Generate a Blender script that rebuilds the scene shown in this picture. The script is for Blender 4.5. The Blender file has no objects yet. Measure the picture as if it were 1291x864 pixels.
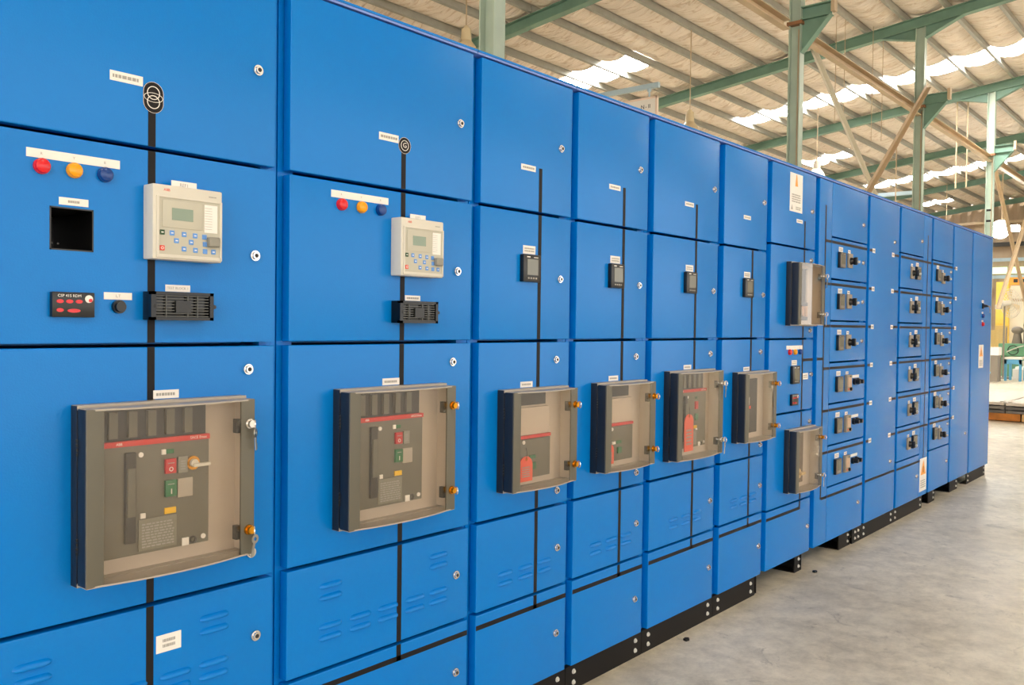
import bpy, bmesh, math, random
from mathutils import Vector, Matrix, noise
random.seed(4)
S = bpy.context.scene
COL = S.collection

# ------------------------------------------------------------------ camera
YAW, PITCH, ROLL, FPX = 0.869869, 0.02149576, -0.01286303, 1110.0
cam = bpy.data.cameras.new('camera'); cam.sensor_width = 36.0; cam.lens = FPX / 1291 * 36
cam.clip_start = 0.05; cam.clip_end = 300
camo = bpy.data.objects.new('camera', cam); COL.objects.link(camo)
camo.location = (-1.3912, -1.9673, 1.4104)
fw = Vector((math.sin(YAW) * math.cos(PITCH), math.cos(YAW) * math.cos(PITCH), -math.sin(PITCH)))
rt = Vector((math.cos(YAW), -math.sin(YAW), 0)); dn = fw.cross(rt)
r2 = rt * math.cos(ROLL) + dn * math.sin(ROLL); d2 = -rt * math.sin(ROLL) + dn * math.cos(ROLL)
camo.matrix_world = Matrix((( r2.x, -d2.x, -fw.x, camo.location.x), (r2.y, -d2.y, -fw.y, camo.location.y),
                            (r2.z, -d2.z, -fw.z, camo.location.z), (0, 0, 0, 1)))
S.camera = camo

# ------------------------------------------------------------------ light
w = bpy.data.worlds.new('sky'); S.world = w; w.use_nodes = True
bg = w.node_tree.nodes['Background']; bg.inputs[0].default_value = (1.0, 0.97, 0.93, 1); bg.inputs[1].default_value = 2.2
sun = bpy.data.lights.new('sun', 'SUN'); sun.energy = 10.0; sun.angle = math.radians(1); sun.color = (1, .95, .87)
suno = bpy.data.objects.new('sun', sun); COL.objects.link(suno); suno.rotation_euler = (math.radians(-32), math.radians(-14), 0)
SKYLIGHT = 30.0
S.view_settings.view_transform = 'Standard'; S.view_settings.look = 'None'
S.view_settings.exposure = 0.34; S.view_settings.gamma = 1.0; S.view_settings.use_curve_mapping = False
try:
    S.cycles.use_denoising = True; S.cycles.max_bounces = 8; S.cycles.diffuse_bounces = 5
    S.cycles.transparent_max_bounces = 12; S.cycles.caustics_reflective = False; S.cycles.caustics_refractive = False
except Exception:
    pass

# ------------------------------------------------------------------ materials
def lin(c):
    return tuple(((v / 255) / 12.92 if v / 255 <= .04045 else ((v / 255 + .055) / 1.055) ** 2.4) for v in c)
MATS = {}
def mat(name, rgb, rough=.5, metal=0.0, bump=0.0, bscale=200, vary=0.0, vscale=3, emit=0, spec=.5, coat=0):
    m = bpy.data.materials.new(name); m.use_nodes = True; nt = m.node_tree; b = nt.nodes['Principled BSDF']
    c = lin(rgb); b.inputs['Base Color'].default_value = (*c, 1); b.inputs['Roughness'].default_value = rough
    b.inputs['Metallic'].default_value = metal; b.inputs['Specular IOR Level'].default_value = spec
    if coat: b.inputs['Coat Weight'].default_value = coat; b.inputs['Coat Roughness'].default_value = .12
    tc = nt.nodes.new('ShaderNodeTexCoord')
    if vary:
        n = nt.nodes.new('ShaderNodeTexNoise'); n.inputs['Scale'].default_value = vscale; n.inputs['Detail'].default_value = 5
        r = nt.nodes.new('ShaderNodeValToRGB'); r.color_ramp.elements[0].position = .3; r.color_ramp.elements[1].position = .7
        r.color_ramp.elements[0].color = (*[v * (1 - vary) for v in c], 1); r.color_ramp.elements[1].color = (*[min(1, v * (1 + vary)) for v in c], 1)
        nt.links.new(tc.outputs['Object'], n.inputs['Vector']); nt.links.new(n.outputs['Fac'], r.inputs['Fac'])
        nt.links.new(r.outputs['Color'], b.inputs['Base Color'])
    if bump:
        n = nt.nodes.new('ShaderNodeTexNoise'); n.inputs['Scale'].default_value = bscale; n.inputs['Detail'].default_value = 2
        p = nt.nodes.new('ShaderNodeBump'); p.inputs['Strength'].default_value = bump; p.inputs['Distance'].default_value = .002
        nt.links.new(tc.outputs['Object'], n.inputs['Vector']); nt.links.new(n.outputs['Fac'], p.inputs['Height'])
        nt.links.new(p.outputs['Normal'], b.inputs['Normal'])
    if emit:
        b.inputs['Emission Color'].default_value = (*c, 1); b.inputs['Emission Strength'].default_value = emit
    MATS[name] = m
    return m
BLUE = mat('blue_powder_coat', (0, 121, 208), .24, bump=.16, bscale=240, vary=.03, vscale=2, spec=.24)
BLACK = mat('black_tape', (26, 24, 25), .5, spec=.2)
PLINTH = mat('black_painted_steel', (14, 11, 11), .6, spec=.25)
WHITE = mat('white_label', (238, 234, 228), .45)
INK = mat('grey_print', (158, 156, 150), .6)
DINK = mat('black_print', (40, 40, 42), .6)
RED = mat('red_lens', (214, 26, 36), .25)
AMBER = mat('amber_lens', (240, 160, 10), .25)
NAVY = mat('blue_lens', (10, 62, 135), .25)
DARK = mat('black_plastic', (14, 13, 13), .3, spec=.5)
GLOSSBLK = mat('gloss_black_plastic', (8, 8, 8), .12, spec=.35)
CHROME = mat('chrome', (225, 222, 218), .22, 1.0)
DULLMET = mat('dull_zinc', (170, 168, 160), .4, 1.0)
ZINC = mat('bright_zinc', (206, 204, 198), .35)
LILAC = mat('pale_lilac_strip', (120, 150, 218), .4)
BRASS = mat('brass', (214, 150, 40), .25, 1.0)
BEIGE = mat('relay_beige', (212, 208, 196), .45)
PANELGREY = mat('relay_panel_grey', (190, 187, 172), .5)
LCD = mat('lcd_green_grey', (128, 146, 126), .2)
KEYBLUE = mat('key_blue', (96, 150, 222), .5)
KEYGREEN = mat('key_green', (40, 78, 46), .5)
KEYRED = mat('key_red', (226, 78, 62), .5)
KNOB = mat('knob_grey', (140, 138, 128), .5)
COVGREY = mat('cover_grey_plastic', (99, 96, 84), .5, bump=.15, bscale=300)
COVTOP = mat('cover_rim_grey', (172, 163, 150), .4)
COVSIDE = mat('cover_slate_plastic', (24, 31, 44), .45)
LINER = mat('cover_liner_beige', (208, 194, 178), .6)
BRKGREY = mat('breaker_grey', (104, 100, 87), .5)
BRKDARK = mat('breaker_dark_grey', (48, 46, 42), .5)
STRIPE = mat('breaker_red_stripe', (204, 40, 36), .45)
BTNRED = mat('button_red', (190, 24, 34), .4)
BTNGREEN = mat('button_green', (24, 104, 58), .4)
YELLOW = mat('yellow_sticker', (240, 190, 20), .5)
ORANGE = mat('orange_red_tag', (232, 84, 56), .45)
WARN = mat('warning_orange', (240, 160, 60), .5)
METERSCR = mat('meter_screen', (112, 112, 100), .18)
DEVBEIGE = mat('module_device_beige', (150, 138, 120), .5)
GALV = mat('lamp_ivory', (214, 196, 160), .45)

def glassmat(name, tint, rough=.04, ior=1.45):
    m = bpy.data.materials.new(name); m.use_nodes = True; nt = m.node_tree
    for n in list(nt.nodes):
        if n.type != 'OUTPUT_MATERIAL': nt.nodes.remove(n)
    t = nt.nodes.new('ShaderNodeBsdfTransparent'); t.inputs[0].default_value = (*tint, 1)
    g = nt.nodes.new('ShaderNodeBsdfGlossy'); g.inputs['Roughness'].default_value = rough
    f = nt.nodes.new('ShaderNodeFresnel')
    ge = nt.nodes.new('ShaderNodeNewGeometry'); mr = nt.nodes.new('ShaderNodeMapRange'); mr.inputs['To Min'].default_value = ior; mr.inputs['To Max'].default_value = 1 / ior   # same ratio from either side of the thin sheet
    nt.links.new(ge.outputs['Backfacing'], mr.inputs['Value']); nt.links.new(mr.outputs[0], f.inputs['IOR'])
    x = nt.nodes.new('ShaderNodeMixShader')
    nt.links.new(f.outputs[0], x.inputs[0]); nt.links.new(t.outputs[0], x.inputs[1]); nt.links.new(g.outputs[0], x.inputs[2])
    nt.links.new(x.outputs[0], nt.nodes['Material Output'].inputs[0])
    return m
CLEAR = glassmat('clear_polycarbonate', (.97, .95, .92), .05, 1.58)
FILM = glassmat('clear_film', (.97, .96, .95), .12, 1.5)

# ------------------------------------------------------------------ mesh helpers
class MB:
    def __init__(s): s.bm = bmesh.new()
    def box(s, x0, x1, y0, y1, z0, z1, bev=0, seg=2):
        r = bmesh.ops.create_cube(s.bm, size=1)
        vs = r['verts']
        for v in vs:
            v.co = Vector((x0 + (v.co.x + .5) * (x1 - x0), y0 + (v.co.y + .5) * (y1 - y0), z0 + (v.co.z + .5) * (z1 - z0)))
        if bev:
            es = list({e for v in vs for e in v.link_edges})
            bmesh.ops.bevel(s.bm, geom=es, offset=bev, segments=seg, affect='EDGES', profile=.6)
        return s
    def cyl(s, c, axis, length, r0, r1=None, n=16, mi=0):
        r1 = r0 if r1 is None else r1
        r = bmesh.ops.create_cone(s.bm, cap_ends=True, segments=n, radius1=r0, radius2=r1, depth=length)
        a = Vector(axis).normalized(); q = Vector((0, 0, 1)).rotation_difference(a).to_matrix()
        c = Vector(c)
        for v in r['verts']: v.co = q @ (v.co + Vector((0, 0, length / 2))) + c
        if mi:
            for f in {f for v in r['verts'] for f in v.link_faces}: f.material_index = mi
        return s
    def ball(s, c, rx, ry=None, rz=None, n=12):
        ry = rx if ry is None else ry; rz = rx if rz is None else rz
        r = bmesh.ops.create_uvsphere(s.bm, u_segments=n, v_segments=max(6, n // 2), radius=1)
        for v in r['verts']: v.co = Vector((c[0] + v.co.x * rx, c[1] + v.co.y * ry, c[2] + v.co.z * rz))
        return s
    def tube(s, pts, r, n=8, close=False):
        pts = [Vector(p) for p in pts]; rings = []; m = len(pts)
        for i, p in enumerate(pts):
            if close: d = pts[(i + 1) % m] - pts[i - 1]
            else: d = pts[min(i + 1, m - 1)] - pts[max(i - 1, 0)]
            d.normalize(); u = d.cross(Vector((.31, .2, .93))).normalized(); v = d.cross(u)
            rings.append([s.bm.verts.new(p + (u * math.cos(a) + v * math.sin(a)) * r) for a in [2 * math.pi * k / n for k in range(n)]])
        for i in range(m if close else m - 1):
            A, B = rings[i], rings[(i + 1) % m]
            for k in range(n): s.bm.faces.new((A[k], A[(k + 1) % n], B[(k + 1) % n], B[k]))
        if not close:
            s.bm.faces.new(rings[0][::-1]); s.bm.faces.new(rings[-1])
        return s
    def prism(s, pts, fn, a, b):
        """polygon pts (2-D) swept between offsets a and b; fn(u,v,t) -> co"""
        A = [s.bm.verts.new(fn(u, v, a)) for u, v in pts]; B = [s.bm.verts.new(fn(u, v, b)) for u, v in pts]
        n = len(pts); s.bm.faces.new(A); s.bm.faces.new(B[::-1])
        for i in range(n): s.bm.faces.new((A[i], B[i], B[(i + 1) % n], A[(i + 1) % n]))
        return s
    def ring(s, cx, cz, ri, ro, y0, y1, n=28):
        R = []
        for k in range(n):
            a = 2 * math.pi * k / n; c, d = math.cos(a), math.sin(a)
            R.append([s.bm.verts.new((cx + r * c, y, cz + r * d)) for r, y in ((ri, y0), (ro, y0), (ro, y1), (ri, y1))])
        for k in range(n):
            A, B = R[k], R[(k + 1) % n]
            for j in range(4): s.bm.faces.new((A[j], A[(j + 1) % 4], B[(j + 1) % 4], B[j]))
        return s
    def mesh(s, name, *mats, smooth=None):
        bmesh.ops.recalc_face_normals(s.bm, faces=s.bm.faces[:])
        me = bpy.data.meshes.new(name); s.bm.to_mesh(me); s.bm.free()
        for m in mats: me.materials.append(m)
        if smooth is not None:
            me.polygons.foreach_set('use_smooth', [True] * len(me.polygons))
            try: me.set_sharp_from_angle(angle=math.radians(smooth))
            except Exception: pass
        return me
XZ = lambda u, v, t: (u, t, v)      # polygon in the door plane, swept in depth
YZ = lambda u, v, t: (t, u, v)
XY = lambda u, v, t: (u, v, t)

def put(name, me, parent=None, loc=(0, 0, 0), rot=None):
    o = bpy.data.objects.new(name, me); COL.objects.link(o); o.location = loc
    if rot: o.rotation_euler = rot
    if parent: o.parent = parent
    return o
def tag(o, label, cat, group=None):
    o['label'] = label; o['category'] = cat
    if group: o['group'] = group
    return o
def thing(name, loc, label, cat, group=None):
    return tag(put(name, None, None, loc), label, cat, group)
def struct(o, label=None):
    o['kind'] = 'structure'
    if label: o['label'] = label
    return o
def box(name, m, parent, x0, x1, y0, y1, z0, z1, bev=0, org=None, seg=2):
    """a box part; org = its own origin (mesh is stored relative to it)"""
    ox, oy, oz = org or ((x0 + x1) / 2, y1, (z0 + z1) / 2)
    me = MB().box(x0 - ox, x1 - ox, y0 - oy, y1 - oy, z0 - oz, z1 - oz, bev, seg).mesh(name, m, smooth=35 if bev else None)
    return put(name, me, parent, (ox, oy, oz))
CACHE = {}
def shared(key, fn):
    if key not in CACHE: CACHE[key] = fn()
    return CACHE[key]
def text_mesh(s, size, m):
    def make():
        c = bpy.data.curves.new('lettering', 'FONT'); c.body = s; c.size = size; c.extrude = size * .01; c.align_x = 'CENTER'; c.align_y = 'CENTER'
        c.resolution_u = 2
        o = bpy.data.objects.new('lettering', c); COL.objects.link(o)
        me = bpy.data.meshes.new_from_object(o.evaluated_get(bpy.context.evaluated_depsgraph_get()))
        bpy.data.objects.remove(o); bpy.data.curves.remove(c)
        me.materials.clear(); me.materials.append(m)
        return me
    return shared(('t', s, size, m.name), make)
def letters(s, size, m, parent, loc, rot=(math.pi / 2, 0, 0)):
    return put('lettering', text_mesh(s, size, m), parent, loc, rot)

# ------------------------------------------------------------------ the hall
SLOPE, RIDGE_Y, BAY0, BAY = .118, -9.0, 4.2, 6.0
def raf_z(y): return 7.0 - SLOPE * (y - 2.9) if y > RIDGE_Y else 7.0 - SLOPE * (2 * RIDGE_Y - y - 2.9)
ROOF_OFF = .35
def roof_z(y): return raf_z(y) + ROOF_OFF
def concrete():
    m = bpy.data.materials.new('floor_concrete'); m.use_nodes = True; nt = m.node_tree; b = nt.nodes['Principled BSDF']; L = nt.links.new
    tc = nt.nodes.new('ShaderNodeTexCoord')
    def noi(sc, det=6, ro=.6, dist=0):
        n = nt.nodes.new('ShaderNodeTexNoise'); n.inputs['Scale'].default_value = sc; n.inputs['Detail'].default_value = det; n.inputs['Roughness'].default_value = ro; n.inputs['Distortion'].default_value = dist
        L(tc.outputs['Object'], n.inputs['Vector']); return n
    def ramp(n, a, ca, z, cz):
        r = nt.nodes.new('ShaderNodeValToRGB'); e = r.color_ramp.elements; e[0].position = a; e[0].color = (*lin(ca), 1); e[1].position = z; e[1].color = (*lin(cz), 1); L(n.outputs['Fac'], r.inputs['Fac']); return r
    base = ramp(noi(.7, 8, .65, .4), .32, (206, 196, 172), .66, (240, 232, 212))
    fine = ramp(noi(7, 10, .75), .3, (186, 184, 180), .62, (255, 255, 255))
    mx = nt.nodes.new('ShaderNodeMix'); mx.data_type = 'RGBA'; mx.blend_type = 'MULTIPLY'; mx.inputs[0].default_value = .8
    L(base.outputs[0], mx.inputs[6]); L(fine.outputs[0], mx.inputs[7])
    scr = ramp(noi(3.2, 12, .8, 1.6), .34, (130, 124, 116), .44, (255, 255, 255))
    m2 = nt.nodes.new('ShaderNodeMix'); m2.data_type = 'RGBA'; m2.blend_type = 'MULTIPLY'; m2.inputs[0].default_value = .55
    L(mx.outputs[2], m2.inputs[6]); L(scr.outputs[0], m2.inputs[7]); L(m2.outputs[2], b.inputs['Base Color'])
    rr = nt.nodes.new('ShaderNodeMapRange'); rr.inputs['To Min'].default_value = .28; rr.inputs['To Max'].default_value = .55
    L(noi(1.6, 6).outputs['Fac'], rr.inputs['Value']); L(rr.outputs[0], b.inputs['Roughness'])
    bp = nt.nodes.new('ShaderNodeBump'); bp.inputs['Strength'].default_value = .12; bp.inputs['Distance'].default_value = .01; L(noi(22, 4).outputs['Fac'], bp.inputs['Height']); L(bp.outputs[0], b.inputs['Normal'])
    return m
CONCRETE = concrete()
STEEL = mat('green_grey_steel', (112, 146, 130), .5, vary=.10, vscale=3)
COLSTEEL = mat('pale_green_steel', (168, 184, 170), .45, vary=.12, vscale=2)
PURL = mat('galvanised_purlin', (150, 150, 142), .45, vary=.08, vscale=5)
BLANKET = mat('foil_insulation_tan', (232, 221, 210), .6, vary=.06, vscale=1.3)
def wrinkle(m):
    nt = m.node_tree; L = nt.links.new; tc = nt.nodes.new('ShaderNodeTexCoord'); mp = nt.nodes.new('ShaderNodeMapping'); mp.inputs['Scale'].default_value = (3.4, .8, 1); mp.inputs['Rotation'].default_value = (0, 0, .12)
    n = nt.nodes.new('ShaderNodeTexNoise'); n.inputs['Scale'].default_value = 1.6; n.inputs['Detail'].default_value = 4; n.inputs['Distortion'].default_value = .6
    bp = nt.nodes.new('ShaderNodeBump'); bp.inputs['Strength'].default_value = .9; bp.inputs['Distance'].default_value = .16
    # wrinkle shade painted into the colour: narrow brown streaks with their own pattern
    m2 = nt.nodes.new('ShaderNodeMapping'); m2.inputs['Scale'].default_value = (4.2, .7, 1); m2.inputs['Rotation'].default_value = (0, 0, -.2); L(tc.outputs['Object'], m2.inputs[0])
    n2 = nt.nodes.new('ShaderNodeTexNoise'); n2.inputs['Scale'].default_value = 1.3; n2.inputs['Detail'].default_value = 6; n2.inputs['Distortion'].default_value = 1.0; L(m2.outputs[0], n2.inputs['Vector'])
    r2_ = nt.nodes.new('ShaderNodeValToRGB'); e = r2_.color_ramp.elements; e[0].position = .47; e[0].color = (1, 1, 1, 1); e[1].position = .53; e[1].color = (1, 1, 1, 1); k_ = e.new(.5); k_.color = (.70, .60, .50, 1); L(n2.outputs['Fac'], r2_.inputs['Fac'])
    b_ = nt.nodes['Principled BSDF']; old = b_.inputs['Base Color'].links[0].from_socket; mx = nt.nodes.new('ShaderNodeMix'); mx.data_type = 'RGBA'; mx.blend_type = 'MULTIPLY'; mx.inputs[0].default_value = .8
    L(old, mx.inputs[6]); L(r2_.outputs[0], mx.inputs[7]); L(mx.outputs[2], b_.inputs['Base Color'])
    L(tc.outputs['Object'], mp.inputs[0]); L(mp.outputs[0], n.inputs['Vector']); L(n.outputs['Fac'], bp.inputs['Height']); L(bp.outputs[0], nt.nodes['Principled BSDF'].inputs['Normal'])
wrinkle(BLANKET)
TAN = mat('tan_primer_steel', (190, 168, 138), .5, vary=.1, vscale=4)
PALEBRACE = mat('pale_grey_brace', (206, 200, 184), .5)
RUST = mat('rust_brown_steel', (140, 96, 62), .6, vary=.2, vscale=8)
CLAD = mat('wall_cladding_tan', (170, 150, 126), .6, vary=.15, vscale=.8)
PANE = mat('skylight_sheet', (255, 253, 248), .5, emit=SKYLIGHT)
GREENGLASS = mat('lit_green_pane', (206, 236, 196), .4, emit=1.0)
PALEBLUE = mat('pale_blue_steel', (176, 200, 214), .45)

fl = struct(put('floor', MB().box(-60, 44, -60, 13, -.2, 0).mesh('floor', CONCRETE)), 'grey-beige scuffed concrete factory floor')
# skylight strips: bay index -> purlin-line ranges (k)
PY = lambda k: 2.46 + .72 * k
KV = range(-6, 14)
SKY = {}
for bi in range(-3, 6):
    SKY[bi] = [(-15, -12)] if bi % 2 else []  # unseen strips over the aisle, added and sized for the light on the cabinets
SKY[1] += [(7, 11)]; SKY[2] = [(-7, 8)]; SKY[3] += [(7, 9)]; SKY[4] += [(2, 9)]; SKY[5] += [(7, 9)]
SX0, SX1 = 3.15, 4.05
def in_sky(x, y):
    bi = math.floor((x - BAY0) / BAY); u = x - BAY0 - bi * BAY
    return SX0 < u < SX1 and any(PY(a) < y < PY(c) for a, c in SKY.get(bi, []))
b = MB(); bm = b.bm
def patch(xs, ys, fn):
    V = [[bm.verts.new((x, y, fn(x, y))) for y in ys] for x in xs]
    for i in range(len(xs) - 1):
        for j in range(len(ys) - 1):
            if in_sky((xs[i] + xs[i + 1]) / 2, (ys[j] + ys[j + 1]) / 2): continue
            bm.faces.new((V[i][j], V[i + 1][j], V[i + 1][j + 1], V[i][j + 1]))
def quilt(x, y):
    t = ((y - 2.46) / .72) % 1.0
    s = math.sin(math.pi * t)
    wr = noise.noise(Vector((x * 2.6, y * .5, 3))) * .6 + noise.noise(Vector((x * 6.0, y * .8, 9))) * .4
    rid = (1 - abs(noise.noise(Vector((x * 2.2 + .5 * y, y * .55, 21))))) ** 6
    rid2 = (1 - abs(noise.noise(Vector((x * 4.1 - .35 * y, y * .8, 40))))) ** 8
    return roof_z(y) - s * (.070 + .08 * wr + .05 * rid + .035 * rid2) - .004
xs_f = [1.2 + .075 * i for i in range(int(39.3 / .075) + 1)]
ys_f = [PY(-6) + .12 * j for j in range(19 * 6 + 1)]
patch(xs_f, ys_f, quilt)
xs_c = [-13.8 + .6 * i for i in range(26)]
patch(xs_c, [PY(-15) + .72 * j for j in range(29)], lambda x, y: roof_z(y))
patch([1.2 + .3 * i for i in range(132)], [PY(-15) + .72 * j for j in range(10)], lambda x, y: roof_z(y))
for xa, xb in ((-13.8, 40.8),):
    for ya, yb in ((-21.0, -15.0), (-15.0, -9.0), (-9.0, PY(-15))):
        V = [bm.verts.new((x, y, roof_z(y))) for x, y in ((xa, ya), (xb, ya), (xb, yb), (xa, yb))]; bm.faces.new(V)
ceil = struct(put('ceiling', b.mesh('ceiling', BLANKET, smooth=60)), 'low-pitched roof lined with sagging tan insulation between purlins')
# purlins: C sections, one per bay
def purlin_mesh():
    q = MB(); P_ = [(-.03, 0), (.03, 0), (.03, .012), (-.018, .012), (-.018, .118), (.03, .118), (.03, .13), (-.03, .13)]
    q.prism(P_, YZ, .01, BAY - .01)
    return q.mesh('purlin', PURL)
pm = purlin_mesh()
for bi in range(-1, 6):
    for k in KV:
        put('purlin', pm, ceil, (BAY0 + bi * BAY, PY(k), raf_z(PY(k)) + .205), (-math.atan(SLOPE), 0, 0))
wi = 0
for bi in sorted(SKY):
    for (ka, kc) in SKY[bi]:
        wi += 1; x0 = BAY0 + bi * BAY
        root = struct(put('window_%d' % wi, None, None, (x0 + SX0, PY(ka), roof_z(PY(ka)))), 'translucent skylight strip glowing white in the roof')
        step = 1
        for k in range(ka, kc, step):
            y0, y1 = PY(k), PY(k + 1)
            q = MB(); v = [(-.2, y0), (SX1 - SX0 + .2, y0), (SX1 - SX0 + .2, y1), (-.2, y1)]
            A_ = [q.bm.verts.new((x, y - PY(ka), roof_z(y) - roof_z(PY(ka)) + .004)) for x, y in v]; B2 = [q.bm.verts.new((x, y - PY(ka), roof_z(y) - roof_z(PY(ka)) + .014)) for x, y in v]
            q.bm.faces.new(A_); q.bm.faces.new(B2[::-1])
            for i in range(4): q.bm.faces.new((A_[i], B2[i], B2[(i + 1) % 4], A_[(i + 1) % 4]))
            put('pane', q.mesh('pane', PANE), root)
# rafters and columns
def sheared(q, y0):
    for v in q.bm.verts: v.co.z += raf_z(v.co.y + y0) - raf_z(y0)
    return q
COLX = [-7.8, -1.8, 4.07, 10.30, 16.05, 21.80, 27.85, 33.9, 40.0]
ORD = {1: 'nearest', 2: 'second', 3: 'third', 4: 'fourth', 5: 'fifth', 6: 'sixth', 0: 'hidden', -1: 'rear'}
for i, cx in enumerate(COLX):
    q = MB()
    ycuts = [RIDGE_Y, 2.9, 12.0]
    for a, c in zip(ycuts, ycuts[1:]):
        q.box(-.075, .075, a - 2.9, c - 2.9, 0, .014); q.box(-.075, .075, a - 2.9, c - 2.9, .186, .2); q.box(-.006, .006, a - 2.9, c - 2.9, .014, .186)
    ra = struct(put('rafter', sheared(q, 2.9).mesh('rafter', STEEL), None, (cx, 2.9, raf_z(2.9))), 'green-grey steel roof beam over column line, frame %d' % (i + 1))
    h = MB()
    for s in (-1, 1):
        pts = [(s * .08, 0), (s * .72, 0), (s * .08, -.22)]
        h.prism(pts, YZ, -.008, .008); 
        pts2 = [(s * .08, -.22), (s * .72, -.002), (s * .72, .008), (s * .08, -.21)]
        h.prism(pts2, YZ, -.07, .07)
    put('haunch', sheared(h, 2.9).mesh('haunch', STEEL), ra)
    if cx < 1: continue
    col = struct(put('steel_column', None, None, (cx, 2.9, 0)), 'pale green steel roof column with crane bracket, bay line %d' % (i + 1))
    for yy in (-.082, .070):
        put('flange', MB().box(-.070, .070, yy, yy + .012, 0, 7.0).mesh('flange', COLSTEEL), col)
    put('web', MB().box(-.005, .005, -.070, .070, 0, 7.0).mesh('web', COLSTEEL), col)
    cb = MB(); cb.box(-.07, .07, -.48, -.08, 5.72, 5.735); cb.box(-.07, .07, -.48, -.08, 5.56, 5.572); cb.box(-.006, .006, -.48, -.08, 5.572, 5.72)
    cb.prism([(-.08, 5.56), (-.46, 5.56), (-.08, 5.14)], YZ, -.008, .008); cb.prism([(-.46, 5.57), (-.46, 5.55), (-.08, 5.12), (-.08, 5.14)], YZ, -.06, .06)
    put('crane_bracket', cb.mesh('crane_bracket', STEEL), col)
    put('bracket_stop', MB().box(-.05, .05, -.53, -.48, 5.60, 5.80).mesh('bracket_stop', TAN), col)
    put('rust_clip', MB().box(-.10, .080, -.11, .10, 5.505, 5.55).mesh('rust_clip', RUST), col)
    put('conduit', MB().tube([(-.02, -.04, .1), (-.02, -.04, 5.45)], .011, 8).mesh('conduit', TAN), col)
    if 20 < cx < 24:
        for zz in ((3.95,), (4.2,)):
            put('slot_plate', MB().box(-.075, -.0705, -.05, .05, zz[0], zz[0] + .05).mesh('slot_plate', DARK), col)
    if cx < 40:
        struct(put('trim_%d' % (i + 10), MB().box(.1, BAY - .1, -.05, .05, 5.37, 5.382).box(.1, BAY - .1, .04, .05, 5.382, 5.50).box(.1, BAY - .1, -.05, .05, 5.49, 5.50).mesh('strut', TAN), None, (cx, 2.9, 0)), 'tan steel strut running between the columns')
def angle_bar(name, p, q_, m, w_=.07):
    p, q_ = Vector(p), Vector(q_); d = q_ - p; L = d.length
    me = MB().box(-w_ / 2, w_ / 2, 0, .008, 0, L).box(-w_ / 2, -w_ / 2 + .008, -w_, 0, 0, L).mesh(name, m)
    o = put(name, me, None, p); o.rotation_euler = (0, math.atan2(d.x, d.z), 0)
    return o
n_ = 0
struct(put('trim_60', MB().box(-.06, .06, -2.1, 0, 0, .12).mesh('rail', PALEBLUE), None, (27.85, 8.2, 5.62)), 'pale blue beam glimpsed behind the third column')
for (xa, za, xb, zb) in ((10.3, 5.90, 16.1, 2.27), (16.1, 5.92, 10.3, 1.66), (22.3, 5.52, 28.1, 1.20), (28.1, 6.55, 22.3, 1.95)):
    n_ += 1; o = angle_bar('cross_brace', (xa, 2.90, za), (xb, 2.90, zb), PALEBRACE if n_ == 1 else TAN, .06 if n_ == 1 else .075); o.location.y = 3.0 if n_ % 2 else 2.80
    struct(o, 'tan diagonal angle brace between two roof columns')
# walls
def clad(name, pts, z0, z1f, m, along):
    q = MB(); n = len(pts); A_ = [q.bm.verts.new((*p, z0)) for p in pts]; B2 = [q.bm.verts.new((*p, z1f(p))) for p in pts]
    for i in range(n - 1): q.bm.faces.new((A_[i], A_[i + 1], B2[i + 1], B2[i]))
    return q.mesh(name, m)
pts = [(-13.8 + .1 * i, 12.15 + (.03 if (i // 2) % 2 else 0)) for i in range(546)]
struct(put('wall_back', clad('wall_back', pts, 0, lambda p: 6.4, CLAD, 0)), 'tan corrugated side wall behind the cabinets')
pts = [(40.55 + (.03 if (i // 2) % 2 else 0), -21 + .1 * i) for i in range(332)]
struct(put('wall_far', clad('wall_far', pts, 0, lambda p: roof_z(p[1]) - .02, CLAD, 0)), 'tan corrugated end wall far behind')
for j, (z0, z1, m, x_) in enumerate(((4.92, 5.10, BRKDARK, .1), (4.28, 4.42, PALEBLUE, .3), (3.56, 3.70, PALEBLUE, .3), (5.9, 6.0, TAN, .15))):
    struct(put('trim_%d' % (j + 40), MB().box(-.05, .05, -14, 14.5, z0, z1).mesh('rail', m), None, (40.4 - x_, -2.5, 0)), 'horizontal rail across the far end wall')
wz = struct(put('window_%d' % (wi + 1), None, None, (40.42, 5.0, 3.9)), 'row of small green-lit panes in the far end wall')
for k in range(10): put('pane', MB().box(-.02, .02, -.28, .28, -.12, .16).mesh('pane', GREENGLASS), wz, (0, 2.6 - k * .62, 0))

# ------------------------------------------------------------------ shared small meshes (origin on the door face, facing -y)
def lock_mesh():
    b = MB(); b.cyl((0, 0, 0), (0, -1, 0), .005, .0145, .0135, 20); b.cyl((0, -.005, 0), (0, -1, 0), .005, .0105, .0095, 20)
    b.cyl((0, -.0101, 0), (0, -1, 0), .0004, .0055, .0055, 10, mi=1)
    return b.mesh('lock', CHROME, DINK, smooth=40)
def louver_mesh(L=.08, h=.0078, d=.0095):
    b = MB(); N, M = 12, 6; rows = []
    for i in range(N + 1):
        t = -1 + 2 * i / N; k = max(.02, (1 - t ** 6)) ** .5
        rows.append([b.bm.verts.new((t * L / 2, -d * k * math.sin(math.pi * j / M), h * k * math.cos(math.pi * j / M) - (d * .35) * math.sin(math.pi * j / M))) for j in range(M + 1)])
    for i in range(N):
        for j in range(M): b.bm.faces.new((rows[i][j], rows[i + 1][j], rows[i + 1][j + 1], rows[i][j + 1]))
    return b.mesh('louver', BLUE, smooth=60)
def bolt_mesh():
    b = MB(); b.cyl((0, 0, 0), (0, -1, 0), .002, .010, n=12); b.cyl((0, -.002, 0), (0, -1, 0), .005, .007, n=6)
    return b.mesh('bolt', ZINC)
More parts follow.
